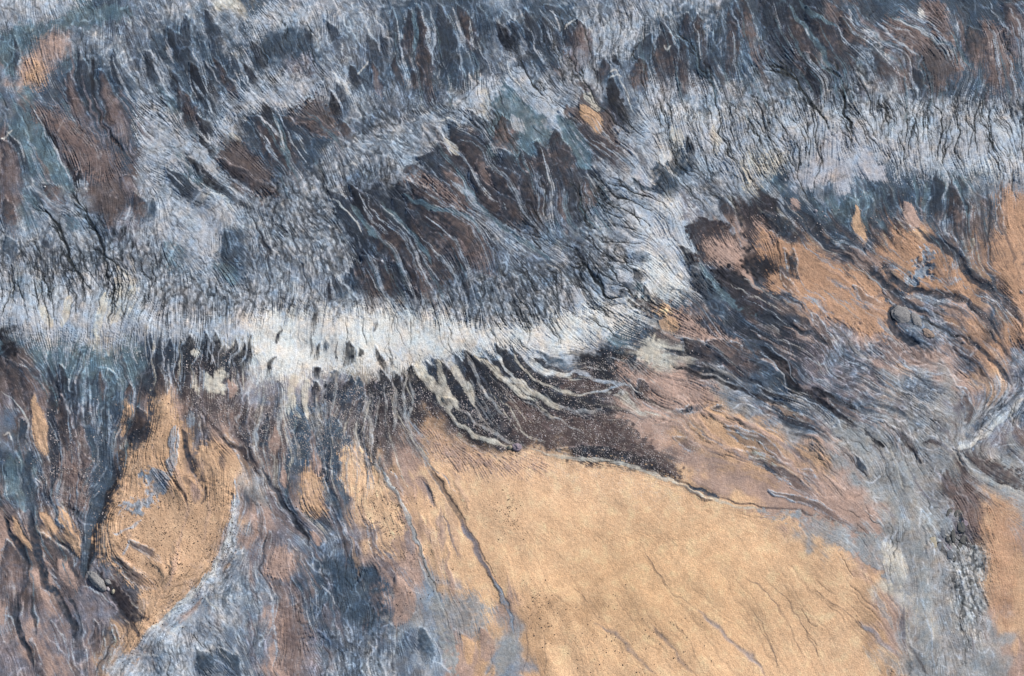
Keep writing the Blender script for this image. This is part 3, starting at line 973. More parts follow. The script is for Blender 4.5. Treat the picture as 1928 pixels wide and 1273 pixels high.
LIGHT = [(650, 900, 345, 520, 26, 90, 200, 3, 6.5, 'GLGt'), (790, 1130, 215, 400, 44, 80, 180, 3, 6.5, 'GLGt'), (470, 620, 210, 310, 14, 50, 120, 3, 6, 'LGt'),
    (350, 470, 60, 230, 16, 50, 120, 3, 6, 'LG'), (735, 910, 0, 130, 18, 60, 130, 3, 6, 'GLt'), (985, 1070, 0, 100, 9, 50, 100, 3, 6, 'GL'),
    (1200, 1430, 10, 150, 24, 60, 130, 3, 6, 'GLt'), (1430, 1900, 0, 130, 44, 70, 150, 3, 7, 'tGtL'), (70, 230, 110, 300, 10, 80, 150, 3, 5, 'tu'),
    (20, 260, 640, 1000, 34, 90, 220, 2, 4.5, 'tGg'), (270, 480, 630, 700, 30, 40, 80, 2, 4, 'LGC'), (480, 770, 680, 850, 40, 60, 170, 2.5, 5, 'nCG'),
    (1260, 1640, 520, 780, 40, 70, 170, 2, 4.5, 'gGn'), (1480, 1880, 340, 560, 30, 60, 140, 2, 4.5, 'gtG'), (860, 1200, 660, 800, 20, 60, 150, 2, 4, 'nC'), (370, 620, 1060, 1250, 18, 50, 110, 2, 4, 'LG')]
streams = []
for zx0, zx1, zy0, zy1, n_, l0, l1, w0, w1, lets in LIGHT:
    for _ in range(n_):
        P_ = catmull(trace(rng.uniform(zx0, zx1), rng.uniform(zy0, zy1), rng.uniform(l0, l1), .04), step=6)
        if len(P_) > 5: streams.append(('T', lets[rng.integers(len(lets))] + '1', rng.uniform(w0, w1), P_, 'stream'))
late = [q for q in front if q[1][0] in 'pbu' and (q[3][0][0] > 1400 or (q[3][0][1] > 700 and q[3][0][0] > 300))][:110]
for _ in range(60):      # faint creases fanning over the sand
    P_ = catmull(trace(rng.uniform(960, 1700), rng.uniform(1000, 1250), rng.uniform(70, 240), .03), step=6)
    if len(P_) > 5: late.append(('S', 'b0', rng.uniform(1.2, 2.6), P_, 'faint'))
shapes = shapes[:NPRE] + front + shapes[NPRE:] + streams + [q for q in late if q[2] < 12]
nshape = len(shapes)
for bx0, bx1, by0, by1, n_, l0, l1, w0 in BANDS:
    for _ in range(n_):
        x = rng.uniform(bx0, bx1); y = rng.uniform(by0, by1)
        branches(trace(x, y, rng.uniform(l0, l1), .16), w0 * rng.uniform(.7, 1.5), 1 if w0 > 1.4 else 0)

def lic(tex, n, step=1.0, dirs=None):
    """smear tex along the direction field: n steps each way"""
    D = DIR if dirs is None else dirs
    out = tex.copy(); wsum = 1.0
    J, I = np.mgrid[0:NY, 0:NX].astype(np.float32)
    for sgn in (1, -1):
        x = I.copy(); y = J.copy()
        for k in range(n):
            i = np.clip(x + .5, 0, NX - 1).astype(np.int32); j = np.clip(y + .5, 0, NY - 1).astype(np.int32)
            d = D[j, i]; x = x + sgn * step * d[..., 0]; y = y + sgn * step * d[..., 1]
            i = np.clip(x + .5, 0, NX - 1).astype(np.int32); j = np.clip(y + .5, 0, NY - 1).astype(np.int32)
            wt = 0.5 + 0.5 * math.cos(math.pi * (k + 1) / (n + 1)); out += wt * tex[j, i]; wsum += wt
    out -= out.mean()
    return (out / out.std()).astype(np.float32)
streak_f = lic(noise(2.9, 5.0, 0), 10, 1.0)
streak_m = lic(noise(3.6, 10, .6), 16, 1.5)
streak_c = lic(noise(11, 40, 1), 16, 2.6)
streak = (.72 * streak_f + .48 * streak_m + .22 * streak_c)
print('lic', time.time() - T0)

# ---- base colours from the survey grid, with ragged borders
G = [r.split() for r in GRID.strip().splitlines()]
gi = np.array([[LET.index(c[0]) for c in r] for r in G]); gt = np.array([[int(c[1]) for c in r] for r in G])
drag = 11 * streak_m + 6 * streak_f + 9 * streak_c
wx = 9 * noise(30, 120) + 2.0 * noise(8, 30) + drag * DIR[..., 0]
wy = 9 * noise(30, 120) + 2.0 * noise(8, 30) + drag * DIR[..., 1]
nx_ = (XX + wx) / 48.0; ny_ = (YY + wy) / 48.0
col = .55 * sample(PALA[gi], nx_, ny_)
ii = np.clip(np.rint(nx_), 0, gi.shape[1] - 1).astype(int); jj = np.clip(np.rint(ny_), 0, gi.shape[0] - 1).astype(int)
hard = PALA[gi[jj, ii]]
hard = np.stack([blur(hard[..., k], 2.2) for k in range(3)], -1)
col = (col + .45 * hard).astype(np.float32)
tex = sample(TEX[gt], nx_, ny_).astype(np.float32)

# ---- drawn shapes; dark polygons beside two mounds paint their cast shadows into the colour
H = np.zeros((NY, NX), np.float32)
wx = 1.7 * noise(24, 70) + .25 * noise(6, 14); wy = 1.7 * noise(24, 70) + .25 * noise(6, 14)
mottle = noise(8, 60, .8)
XW = XX + wx; YW = YY + wy
KCOL = lin((26, 30, 30))
DARKS = 'kdms'
for k, c, wd, P, pts in shapes:
    if k == 'T' and c[0] in 'kdmbrs' and wd > 9:         # the foot trails away downslope
        e = P[-1] - P[-4]; e = e / (np.hypot(*e) + 1e-6); ln_ = .28 * np.hypot(*(P[-1] - P[0]))
        P = np.vstack([P, P[-1] + e * ln_ * .5, P[-1] + e * ln_])
    r = (wd / 2 if k in 'TS' else wd) + 9
    i0 = int(max(0, (P[:, 0].min() - r - 6 - X0) / ST)); i1 = int(min(NX, (P[:, 0].max() + r + 6 - X0) / ST + 1))
    j0 = int(max(0, (P[:, 1].min() - r - 6 - Y0) / ST)); j1 = int(min(NY, (P[:, 1].max() + r + 6 - Y0) / ST + 1))
    if i1 - i0 < 2 or j1 - j0 < 2: continue
    sl_ = (slice(j0, j1), slice(i0, i1))
    x, y = XW[sl_], YW[sl_]
    Q = np.vstack([P, P[:1]]) if k == 'P' else P
    best = np.full(x.shape, 1e9, np.float32); bt = np.zeros(x.shape, np.float32); side = np.zeros(x.shape, np.float32)
    seg = np.hypot(*(np.diff(Q, axis=0).T)); cum = np.concatenate([[0], np.cumsum(seg)]); tot = cum[-1]
    inside = np.zeros(x.shape, bool)
    for n in range(len(Q) - 1):
        a, b = Q[n], Q[n + 1]; d = b - a; L2 = d @ d + 1e-9
        u = np.clip(((x - a[0]) * d[0] + (y - a[1]) * d[1]) / L2, 0, 1)
        ex = x - a[0] - u * d[0]; ey = y - a[1] - u * d[1]; q = ex * ex + ey * ey
        m = q < best; best = np.where(m, q, best)
        bt = np.where(m, (cum[n] + u * seg[n]) / tot, bt)
        if k == 'P' and a[1] != b[1]:
            cr = ((a[1] > y) != (b[1] > y)) & (x < d[0] * (y - a[1]) / (b[1] - a[1]) + a[0]); inside ^= cr
    dist = np.sqrt(best)
    st_ = streak[sl_]
    if k == 'T':
        if c[0] in 'kdmbrs': wd = wd * 1.12
        prof = np.clip(np.sin(math.pi * np.clip(bt, 0.0, 1)), 0, 1) ** .75 * (1 + .35 * (bt - .45))
        hw = wd / 2 * prof
        edge = hw - dist + (.5 + .03 * wd) * st_ * (.5 + 1.4 * bt) - .4
        soft = 1.8 + .05 * wd * (.4 + 2 * bt)
        hgt = (.075 if c[0] in 'kdmbrsop' else .02) * wd * np.clip(1 - (dist / (hw + 3)) ** 2, 0, 1) * min(1, 40 / wd) * np.clip(1.6 - 1.6 * bt, 0, 1)
    elif k == 'S':
        prof = np.clip(np.minimum(bt, 1 - bt) * 5, 0, 1) ** .6
        hw = wd / 2 * prof
        edge = hw - dist + min(2.0, .05 + .07 * wd) * st_ * .7
        soft = 1.6 + .06 * wd + (4 if c[0] in 'iu' else 0)
        s_ = -.16 if c[0] in 'kdms' else (-.06 if c[0] in 'buti' else .07)
        hgt = s_ * wd * np.exp(-(dist / (hw * .9 + .8)) ** 2) * prof * min(1, 12 / wd)
    elif k == 'B':
        hw = wd / 2 * (.35 + .65 * np.sin(math.pi * np.clip(bt * .9 + .06, 0, 1)))
        edge = hw - dist + .35 * st_ * min(1, wd * .4)
        soft = 1.3
        hgt = -.22 * wd * np.exp(-(dist / (hw + 1.1)) ** 2)
        hgt += .07 * wd * np.exp(-((dist - hw - 2.6) / 1.6) ** 2)
    else:
        edge = np.where(inside, dist, -dist) + ((1.0 + .5 * wd) * .8 + (7 if c[0] in 'WLC' and wd > 7 else (3.5 if c[0] in 'oeypbr' else 0))) * st_ + min(4.5, 1 + .02 * tot) * mottle[sl_]
        soft = 2.2 + wd * (1.3 if c[0] not in 'yopke' else 2.2) + (6 if c[0] in 'oepbr' else 0)
        hgt = (1.9 if c[0] in 'pobr' else .9) * (1 - np.exp(-np.clip(edge, 0, None) / 14)) if c[0] not in 'kt' else 0
    al = np.clip(edge / soft + .5, 0, 1); al = al * al * (3 - 2 * al)
    if k == 'B':
        cc = KCOL; al = al * min(1, .6 + wd * .2)
    else:
        cc = PALA[LET.index(c[0])]
        if k == 'T' and c[0] in 'kdmbr':      # a tongue's colour turns paler and mottled towards its foot
            q = np.clip(.75 * bt - .15 + .22 * mottle[sl_], 0, .8)[..., None]
            if c[0] in 'mbr' and wd > 12:      # brown core, slate fringe
                q0 = (np.clip(1.25 - edge / (hw.max() * .55), 0, 1) * .85)[..., None]; cc = cc * (1 - q0) + PALA[LET.index('d')] * q0
            cc = cc * (1 - q) + PALA[LET.index({'k': 'd', 'd': 's', 'm': 'b', 'b': 'r', 'r': 'u'}[c[0]])] * q
        if k == 'T' and c[0] in 'kdmbrs' and wd > 9:
            al = al * np.clip(1.0 - np.clip(bt - .55, 0, 1) * (1.7 - 1.5 * st_), 0, 1)
        if k == 'S' and c[0] in 'CWLnG' and wd > 2: al = al * np.clip(.90 + .22 * st_ + .12 * mottle[sl_], 0, 1)
        if k == 'S' and c[0] in 'bui' and wd < 9: al = al * .7
        if c[0] in 'CLWGtnig' and k == 'T': al = al * np.clip(.62 + .28 * st_ + .12 * mottle[sl_], 0, 1)
        al = al * np.clip((.90 if wd > 7 or k == 'P' else .8) + .10 * mottle[sl_], .3, 1)
        if isinstance(pts, str) and pts == 'faint': al = al * .38; hgt = hgt * 2.5
        if isinstance(pts, str) and pts == 'auto': al = al * (.62 if c[0] not in 'op' else .45); hgt = hgt * .8
    col[sl_] = col[sl_] * (1 - al[..., None]) + cc * al[..., None]
    if k != 'B' and wd > 3:
        tt = TEX[int(c[1])]; aw = (al * .85)[..., None]
        tex[sl_] = tex[sl_] * (1 - aw) + tt * aw
    H[sl_] += hgt
    if k == 'T' and wd >= 10 and c[0] in 'kdmbrs':
        # a thin pale levee of silt along the edge of the tongue
        rim = np.exp(-((edge + 1.6) / 1.4) ** 2) * np.clip(.50 + .25 * mottle[sl_] + .2 * st_, 0, .9) * np.clip(1.7 - 1.5 * bt, 0, 1)
        col[sl_] = col[sl_] * (1 - rim[..., None]) + np.minimum(PALA[LET.index('L')], col[sl_] * 3.0 + .03) * rim[..., None]
        H[sl_] += .8 * rim
print('shapes', len(shapes), time.time() - T0)

# ---- fine drainage: particles run down a rough potential and gather into rills
def rills(scale, amp, npart, steps, step, wmap, vary=False, follow=1.0):
    pot = noise(scale, scale * 3.5, .9) * amp
    gy, gx = np.gradient(pot, ST)
    vx = DIR[..., 0] * follow - gx; vy = DIR[..., 1] * follow - gy
    L = np.hypot(vx, vy) + .05; vx /= L; vy /= L
    p = wmap.ravel().astype(float); p /= p.sum()
    id0 = rng.choice(NX * NY, npart, p=p); x = (id0 % NX).astype(float) + rng.random(npart); y = (id0 // NX).astype(float) + rng.random(npart)
    acc = np.zeros(NX * NY)
    own = (.35 + rng.random(npart) ** 2 * 1.3) if vary else None; life = rng.uniform(.35, 1, npart) * steps if vary else None
    for s in range(steps):
        i = np.clip(x, 0, NX - 1).astype(np.int64); j = np.clip(y, 0, NY - 1).astype(np.int64); f = j * NX + i
        if vary:
            acc += np.bincount(f, weights=own * np.clip(np.sin(math.pi * np.clip(s / life, 0, 1)), 0, 1), minlength=NX * NY)
        else: acc += np.bincount(f, minlength=NX * NY)
        x += step * vx.ravel()[f]; y += step * vy.ravel()[f]
    return acc.reshape(NY, NX).astype(np.float32)
wm = np.clip(tex[..., 2], 0, None) ** 1.2 + 1e-5
a1 = rills(6, 1.35, 120000, 46, .9, wm)
a2_ = rills(13, 3.4, 80000, 90, .9, wm)
def rn(a, s):
    a = blur(a, s); return np.clip(a, 0, None)
r1 = np.log1p(rn(a1, .75)); r1 = np.clip((r1 - .9) / 1.8, 0, 1)
r2 = np.log1p(rn(a2_, .9)); r2 = np.clip((r2 - 1.2) / 1.9, 0, 1)
rl = np.clip(.6 * r1 + .9 * r2, 0, 1) * np.clip(tex[..., 2] * 1.3, 0, 1)
def filaments(scale, amp, npart, steps, wmap, follow=1.0, k=.62, gain=1.5):
    a = rills(scale, amp, npart, steps, .8, wmap, True, follow)
    a = rn(np.minimum(a, 3.5), k); return np.clip(a * gain, 0, 1.25)
wl = np.clip(tex[..., 1] - .12, .01, 1) + .35 * np.clip(tex[..., 0], 0, 1)
fp = np.maximum(filaments(22, 5.5, 3000, 120, wl), .8 * filaments(10, 2.5, 4500, 45, wl))
fd = np.maximum(filaments(18, 5.5, 2600, 110, wl), .8 * filaments(9, 2.5, 4500, 40, wl))
ww = np.clip(tex[..., 0], 0, 1) ** 1.5 + .01
wp = filaments(12, 3.2, 8000, 34, ww, 1, .6, 1.5)      # short curled wisps of crust
wd_ = filaments(12, 3.2, 7000, 32, ww, 1, .6, 1.4)
fade = np.clip(.55 + .5 * noise(18, 90), 0, 1.2); fade2 = np.clip(.5 + .5 * noise(18, 90), 0, 1.2)
fp = np.clip(fp * fade, 0, 1); fd = np.clip(fd * fade2, 0, 1)
wp = wp * np.clip(tex[..., 0] * 1.3, 0, 1); wd_ = wd_ * np.clip(tex[..., 0] * 1.3, 0, 1)
print('rills', time.time() - T0)

# ---- crumpled crust: ridged noise, pulled a little along the flow
def ridged(lo, hi, n):
    z = lic(noise(lo, hi, .7), n, 1.0)
    return np.clip(1 - .62 * np.abs(z), 0, 1).astype(np.float32)
c1 = ridged(6, 14, 4) ** 3; c2 = ridged(3.6, 7.5, 2) ** 2; c3 = ridged(14, 36, 5)
cr = .5 * (c1 - c1.mean()) / c1.std() + .45 * (c2 - c2.mean()) / c2.std() + .4 * (c3 - c3.mean()) / c3.std()
cr = cr / cr.std()
amp_c = np.clip(tex[..., 0], 0, 1.2); amp_s = np.clip(tex[..., 1], 0, 1)
patch = np.clip(.72 + .45 * noise(30, 160), .12, 1.4)
lum = col.mean(-1)
# crests paler, lows darker: part mineral tone, part light and shade painted in
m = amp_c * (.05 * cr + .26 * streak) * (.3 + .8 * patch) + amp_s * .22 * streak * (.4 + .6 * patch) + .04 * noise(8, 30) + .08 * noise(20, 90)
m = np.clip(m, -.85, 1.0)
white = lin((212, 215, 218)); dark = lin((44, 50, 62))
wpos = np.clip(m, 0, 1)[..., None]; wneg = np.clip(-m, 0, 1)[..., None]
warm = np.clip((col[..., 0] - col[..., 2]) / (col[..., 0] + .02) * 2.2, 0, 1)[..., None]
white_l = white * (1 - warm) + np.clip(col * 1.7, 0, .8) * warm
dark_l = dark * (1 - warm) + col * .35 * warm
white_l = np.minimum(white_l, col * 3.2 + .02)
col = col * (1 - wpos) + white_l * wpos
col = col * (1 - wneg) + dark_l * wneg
fw = (np.clip(np.maximum(fp * (.35 + .55 * np.clip(amp_s + amp_c, 0, 1)), .75 * wp), 0, .85))[..., None]
col = col * (1 - fw) + np.minimum(white_l, col * 2.6 + .03) * fw
fw = (np.clip(np.maximum(fd * (.30 + .5 * np.clip(amp_s + amp_c, 0, 1)), .6 * wd_), 0, .8))[..., None]
col = col * (1 - fw) + np.maximum(dark_l, col * .35) * fw
rv = (rl * .80)[..., None]
col = col * (1 - rv) + lin((30, 36, 42)) * rv

# grains: pale and dark gravel mixed through the fines
gr = np.clip(tex[..., 3], 0, 1)
g1 = noise(2.9, 5, 0)
col *= (1 + .16 * gr * g1)[..., None]
# zones where single pale grains show on the dark lobes, and single dark grains on the ochre
def soft_zone(pts, s):
    z = np.zeros((NY, NX), np.float32)
    for x, y, r, a in pts: z += a * np.exp(-(((XX - x) ** 2 + (YY - y) ** 2) / (2 * r * r)))
    return np.clip(z, 0, 1)
ZP = soft_zone([(380, 740, 60, .7), (470, 760, 60, .8), (560, 800, 60, .8), (650, 800, 60, .9), (740, 800, 60, 1), (830, 800, 60, 1),
                (900, 830, 50, .7), (1000, 790, 60, 1), (1100, 780, 60, 1), (1180, 770, 60, .9), (1060, 810, 70, .9), (1140, 830, 60, 1), (1230, 790, 60, .8), (1260, 640, 40, .6), (1200, 680, 40, .6),
                (1240, 900, 50, 1), (1300, 850, 60, .6), (120, 850, 50, .5), (140, 920, 50, .5), (1500, 440, 50, .4), (1660, 460, 50, .5), (1800, 560, 50, .5), (1880, 600, 40, .5)], 1)
ZD = soft_zone([(280, 960, 70, 1), (350, 1040, 70, 1), (310, 780, 40, .8), (420, 960, 50, .8), (250, 1130, 50, .8), (120, 1180, 80, .5), (60, 1100, 60, .4), (30, 1040, 50, .4),
                (955, 990, 20, 1.2), (958, 940, 18, 1), (1000, 1120, 20, 1.3), (1025, 1155, 20, 1.3), (700, 960, 50, 1), (740, 1040, 50, .8), (760, 1120, 40, .8), (1180, 1230, 60, .5), (1080, 1220, 50, .3), (1320, 1240, 60, .2), (550, 1200, 40, .8), (520, 1060, 30, .6)], 1)
sp = noise(2.9, 4.6, 0) * np.clip(1 + .28 * noise(12, 50), .5, 1.5)
pz = np.clip((sp - 2.1 + .9 * ZP) * 1.6, 0, 1) * ZP
dz = np.clip((-sp - 2.2 + .7 * ZD) * 1.6, 0, 1) * ZD
col = col * (1 - .5 * pz[..., None]) + lin((214, 204, 192)) * .5 * pz[..., None]
col = col * (1 - .75 * dz[..., None]) + lin((58, 48, 46)) * .75 * dz[..., None]
hue = .6 * noise(25, 160) * (1 - .8 * warm[..., 0]); hue2 = noise(9, 60) * (1 - .8 * warm[..., 0])
col = col * np.stack([1 + .045 * hue + .035 * hue2, 1 - .01 * hue, 1 - .045 * hue - .035 * hue2], -1)
col = col * np.exp(np.clip(.06 * noise(2.9, 4.2, 0) + .05 * noise(4, 14, .5), -.5, .5))[..., None]
col = np.clip(col, .004, .84)

# ---- relief, metres
hp = H + amp_c * (.08 * cr + .28 * streak) * patch + amp_s * .22 * streak * patch - .6 * rl * np.clip(tex[..., 2], .3, 1) + .5 * (fp - fd) * np.clip(amp_s + amp_c, .15, 1) + .35 * (wp - wd_) + .14 * g1 * (gr + .2) + .10 * noise(6, 14)
warmth = (np.exp(-(((XX - 1230) / 430) ** 2 + ((YY - 1130) / 240) ** 2)) * np.clip((col[..., 0] - col[..., 2] - .1) / .1, 0, 1))[..., None]
col *= 1 - warmth * np.array([.02, .06, .16], np.float32)
col *= (1 + .035 * noise(160, 700, 1.2) * np.clip((col[..., 0] - col[..., 2] - .1) / .1, 0, 1))[..., None]
sand = np.clip((col[..., 0] - col[..., 2] - .12) / .15, 0, 1)
hp += sand * (.22 * noise(2.9, 4.5, 0) + .6 * lic(noise(40, 170, 1.2), 20, 3.0) + .12 * lic(noise(7, 40, .8), 22, 2.0) * np.clip(.5 + .6 * noise(80, 300), 0, 1.5) * np.clip((YY - 900) / 300, 0, 1))
hp += 2.3 * noise(50, 220, 1.3) * (.35 + .8 * np.clip(amp_c + amp_s, 0, 1)) + 5.0 * noise(250, 900, 1.5) * .6
hz = hp * PX
lumf = blur(col.mean(-1), 4); ZP = ZP * np.clip((.20 - lumf) / .08, 0, 1); ZD = ZD * np.clip((lumf - .22) / .08, 0, 1)
print('relief', time.time() - T0)

# ------------------------------------------------------------------ the ground itself
M = 300; SUB = 6
pad = lambda a: np.pad(a, ((M, M), (M, M)) + ((0, 0),) * (a.ndim - 2), mode='reflect')
colP, hP = pad(col), pad(hz)
def keep(n):
    k = np.arange(n + 2 * M); return k[((k >= M) & (k < n + M)) | ((k - M) % SUB == 0)]
kx, ky = keep(NX), keep(NY)
colP = colP[np.ix_(ky, kx)]; hP = hP[np.ix_(ky, kx)]
U = X0 + ST * (kx - M); Vv = Y0 + ST * (ky - M)
UU, VV = np.meshgrid(U, Vv)
# where each surveyed point lies on the ground plane
f = LENS / SENS * PW
dx = (UU - PW / 2) / f; dy = -(VV - PH / 2) / f
ct, st = math.cos(TILT), math.sin(TILT)
rx, ry, rz = dx, dy * ct + st, dy * st - ct
tt = -CAM[2] / rz
GX, GY = CAM[0] + tt * rx, CAM[1] + tt * ry
ny, nx = GX.shape
GZ = hP.copy()

UF = (UU[:-1, :-1] + UU[1:, 1:]) / 2; VF = (VV[:-1, :-1] + VV[1:, 1:]) / 2
nzw = 14 * np.sin(UF / 37 + 2 * np.sin(VF / 51)) * np.sin(VF / 29 + 1.3) + 6 * np.sin(UF / 11 + VF / 17)
def inpoly(pts):
    P = catmull(pts, True, 30); x = UF + nzw * .5; y = VF + nzw * .5; ins = np.zeros(x.shape, bool)
    Q = np.vstack([P, P[:1]])
    for a, b in zip(Q[:-1], Q[1:]):
        if a[1] == b[1]: continue
        ins ^= ((a[1] > y) != (b[1] > y)) & (x < (b[0] - a[0]) * (y - a[1]) / (b[1] - a[1]) + a[0])
    return ins
reg = np.zeros(UF.shape, np.int8)
REG = [
    ('badland_slope', None),
    ('ochre_slope', [(1290, 420), (1390, 375), (1480, 400), (1600, 380), (1740, 390), (1870, 365), (2200, 365), (2200, 760), (1930, 740), (1830, 810), (1700, 760), (1500, 700), (1380, 640), (1240, 570), (1330, 540)]),
    ('silt_terrace', [(-200, 400), (120, 400), (260, 430), (420, 540), (620, 560), (860, 560), (1060, 540), (1200, 560), (1180, 640), (1020, 680), (780, 690), (500, 700), (300, 640), (120, 640), (-200, 640)]),
    ('dark_lobe_slope', [(250, 640), (500, 700), (780, 690), (1020, 680), (1180, 640), (1240, 575), (1380, 640), (1500, 700), (1620, 800), (1500, 830), (1320, 760), (1240, 780), (1330, 900), (1180, 870), (970, 850), (860, 830), (700, 850), (640, 940), (480, 900), (400, 800), (300, 740)]),
    ('gully_slope', [(-200, 640), (120, 640), (260, 650), (300, 740), (270, 830), (210, 960), (170, 1070), (270, 1160), (250, 1240), (150, 1480), (-200, 1480)]),
    ('ochre_patch', [(290, 735), (330, 760), (400, 820), (440, 920), (440, 1020), (400, 1090), (330, 1150), (250, 1240), (265, 1170), (180, 1070), (220, 960), (280, 830)]),
    ('silt_slope', [(440, 930), (500, 900), (640, 940), (700, 850), (780, 1000), (840, 1150), (870, 1500), (150, 1500), (250, 1240), (400, 1090)]),
    ('ochre_sand_plain', [(700, 850), (860, 830), (970, 850), (1180, 870), (1330, 930), (1480, 965), (1600, 1020), (1680, 1090), (1740, 1260), (1760, 1500), (870, 1500), (840, 1150), (780, 1000)]),
    ('gravel_wash', [(1500, 830), (1620, 800), (1700, 770), (1830, 810), (1860, 900), (1860, 1100), (1850, 1500), (1760, 1500), (1740, 1260), (1690, 1080), (1620, 960), (1560, 880)]),
]
for r, (n_, pts) in enumerate(REG):
    if pts: reg[inpoly(pts)] = r
def ground_mat():
    m = bpy.data.materials.new('mineral_ground'); m.use_nodes = True
    n = m.node_tree.nodes; l = m.node_tree.links; b = n['Principled BSDF']
    b.inputs['Roughness'].default_value = .85; b.inputs['Specular IOR Level'].default_value = .25
    at = n.new('ShaderNodeAttribute'); at.attribute_name = 'mineral'
    ge = n.new('ShaderNodeNewGeometry')
    n1 = n.new('ShaderNodeTexNoise'); n1.inputs['Scale'].default_value = 1.7; n1.inputs['Detail'].default_value = 3; n1.inputs['Roughness'].default_value = .7
    n2 = n.new('ShaderNodeTexNoise'); n2.inputs['Scale'].default_value = .035; n2.inputs['Detail'].default_value = 4
    l.new(ge.outputs['Position'], n1.inputs['Vector']); l.new(ge.outputs['Position'], n2.inputs['Vector'])
    mr = n.new('ShaderNodeMapRange'); mr.inputs[1].default_value = .25; mr.inputs[2].default_value = .75; mr.inputs[3].default_value = .72; mr.inputs[4].default_value = 1.28
    l.new(n1.outputs[0], mr.inputs[0])
    mx = n.new('ShaderNodeVectorMath'); mx.operation = 'SCALE'
    l.new(at.outputs['Color'], mx.inputs[0]); l.new(mr.outputs[0], mx.inputs['Scale'])
    mr2 = n.new('ShaderNodeMapRange'); mr2.inputs[1].default_value = .3; mr2.inputs[2].default_value = .7; mr2.inputs[3].default_value = .93; mr2.inputs[4].default_value = 1.07
    l.new(n2.outputs[0], mr2.inputs[0])
    mx2 = n.new('ShaderNodeVectorMath'); mx2.operation = 'SCALE'
    l.new(mx.outputs[0], mx2.inputs[0]); l.new(mr2.outputs[0], mx2.inputs['Scale'])
    l.new(mx2.outputs[0], b.inputs['Base Color'])
    bp = n.new('ShaderNodeBump'); bp.inputs['Strength'].default_value = .35; bp.inputs['Distance'].default_value = .25
    l.new(n1.outputs[0], bp.inputs['Height']); l.new(bp.outputs[0], b.inputs['Normal'])
    return m
MG = ground_mat()
LABELS = {
 'badland_slope': 'blue-grey crusted slope with dark spindle tongues across the upper half',
 'ochre_slope': 'patchy ochre slope with branching dark channels below the pale crust at the right',
 'silt_terrace': 'white silt band with fine dark rills above the black tongues',
 'dark_lobe_slope': 'dark maroon lobes with pale curved streams below the white silt band',
 'gully_slope': 'tan ridges and dark gullies in the lower left corner',
 'ochre_patch': 'ochre patch with blue-grey crust beside the dark gully funnel',
 'silt_slope': 'blue-grey crusted silt along the bottom left of centre',
 'ochre_sand_plain': 'smooth bright ochre sand across the bottom centre',
 'gravel_wash': 'grey gravel wash running down right of the bright sand',
}
vid = np.arange(ny * nx).reshape(ny, nx)
quads = np.stack([vid[:-1, :-1], vid[1:, :-1], vid[1:, 1:], vid[:-1, 1:]], -1).reshape(-1, 4)
regf = reg.ravel()
allco = np.stack([GX, GY, GZ], -1).reshape(-1, 3).astype(np.float32)
allcol = np.concatenate([colP.reshape(-1, 3), np.ones((ny * nx, 1))], -1).astype(np.float32)
def mesh_from(name, co, q, cl, mat):
    me = bpy.data.meshes.new(name)
    me.vertices.add(len(co)); me.vertices.foreach_set('co', co.ravel())
    me.loops.add(q.size); me.loops.foreach_set('vertex_index', q.ravel().astype(np.int32))
    me.polygons.add(len(q)); me.polygons.foreach_set('loop_start', (np.arange(len(q)) * q.shape[1]).astype(np.int32))
    me.update(calc_edges=True)
    me.shade_smooth()
    if cl is not None:
        at = me.color_attributes.new('mineral', 'FLOAT_COLOR', 'POINT'); at.data.foreach_set('color', cl.ravel())
    me.materials.append(mat)
    o = bpy.data.objects.new(name, me); sc.collection.objects.link(o)
    return o
for r, (n_, pts) in enumerate(REG):
    q = quads[regf == r]
    used = np.zeros(ny * nx, bool); used[q.ravel()] = True
    mp = np.cumsum(used) - 1
    o = mesh_from(n_, allco[used], mp[q], allcol[used], MG)
    o['kind'] = 'structure'
    o['label'] = LABELS[n_]
# the same ground carried on to the horizon, coarser
bi = np.concatenate([vid[0, :-1], vid[:-1, -1], vid[-1, :0:-1], vid[:0:-1, 0]])[::4]
nb_ = len(bi); ring0 = allco[bi]; cb = allcol[bi]
cx_, cy_ = allco[:, 0].mean(), allco[:, 1].mean()
lo_ = np.array([*lin((120, 124, 130))]); oc_ = np.array([*lin((196, 164, 132))])
RC, CC_ = [], []
kk_ = np.ones(61) / 61; cs_ = np.stack([np.convolve(np.concatenate([cb[-30:, q_], cb[:, q_], cb[:30, q_]]), kk_, 'valid') for q_ in range(3)], -1)
for si, s_ in enumerate([.995, 1.04, 1.12, 1.3, 1.6, 2.2, 3.4, 6, 12, 30]):
    p_ = ring0.copy(); p_[:, 0] = cx_ + (p_[:, 0] - cx_) * s_; p_[:, 1] = cy_ + (p_[:, 1] - cy_) * s_
    k_ = min(1, (s_ - 1) * 3) if s_ > 1 else 0
    roll = np.sin(p_[:, 0] / 47 + 1.7 * np.sin(p_[:, 1] / 61)) * np.sin(p_[:, 1] / 39)
    p_[:, 2] = p_[:, 2] * (1 - k_) + k_ * 3 * roll - (.12 if si == 0 else .0)
    mixn = np.clip(.5 + .5 * np.sin(p_[:, 0] / 83 + 2 * np.sin(p_[:, 1] / 97)), 0, 1)[:, None]
    far = lo_ * (1 - mixn) + oc_ * mixn
    RC.append(p_); CC_.append(np.concatenate([(cb[:, :3] if si == 0 else cs_) * (1 - k_) + far * k_, np.ones((nb_, 1))], 1))
RC = np.concatenate(RC).astype(np.float32); CC_ = np.concatenate(CC_).astype(np.float32)
ii_ = np.arange(nb_); qq = np.concatenate([np.stack([r_ * nb_ + ii_, (r_ + 1) * nb_ + ii_, (r_ + 1) * nb_ + (ii_ + 1) % nb_, r_ * nb_ + (ii_ + 1) % nb_], -1) for r_ in range(9)])
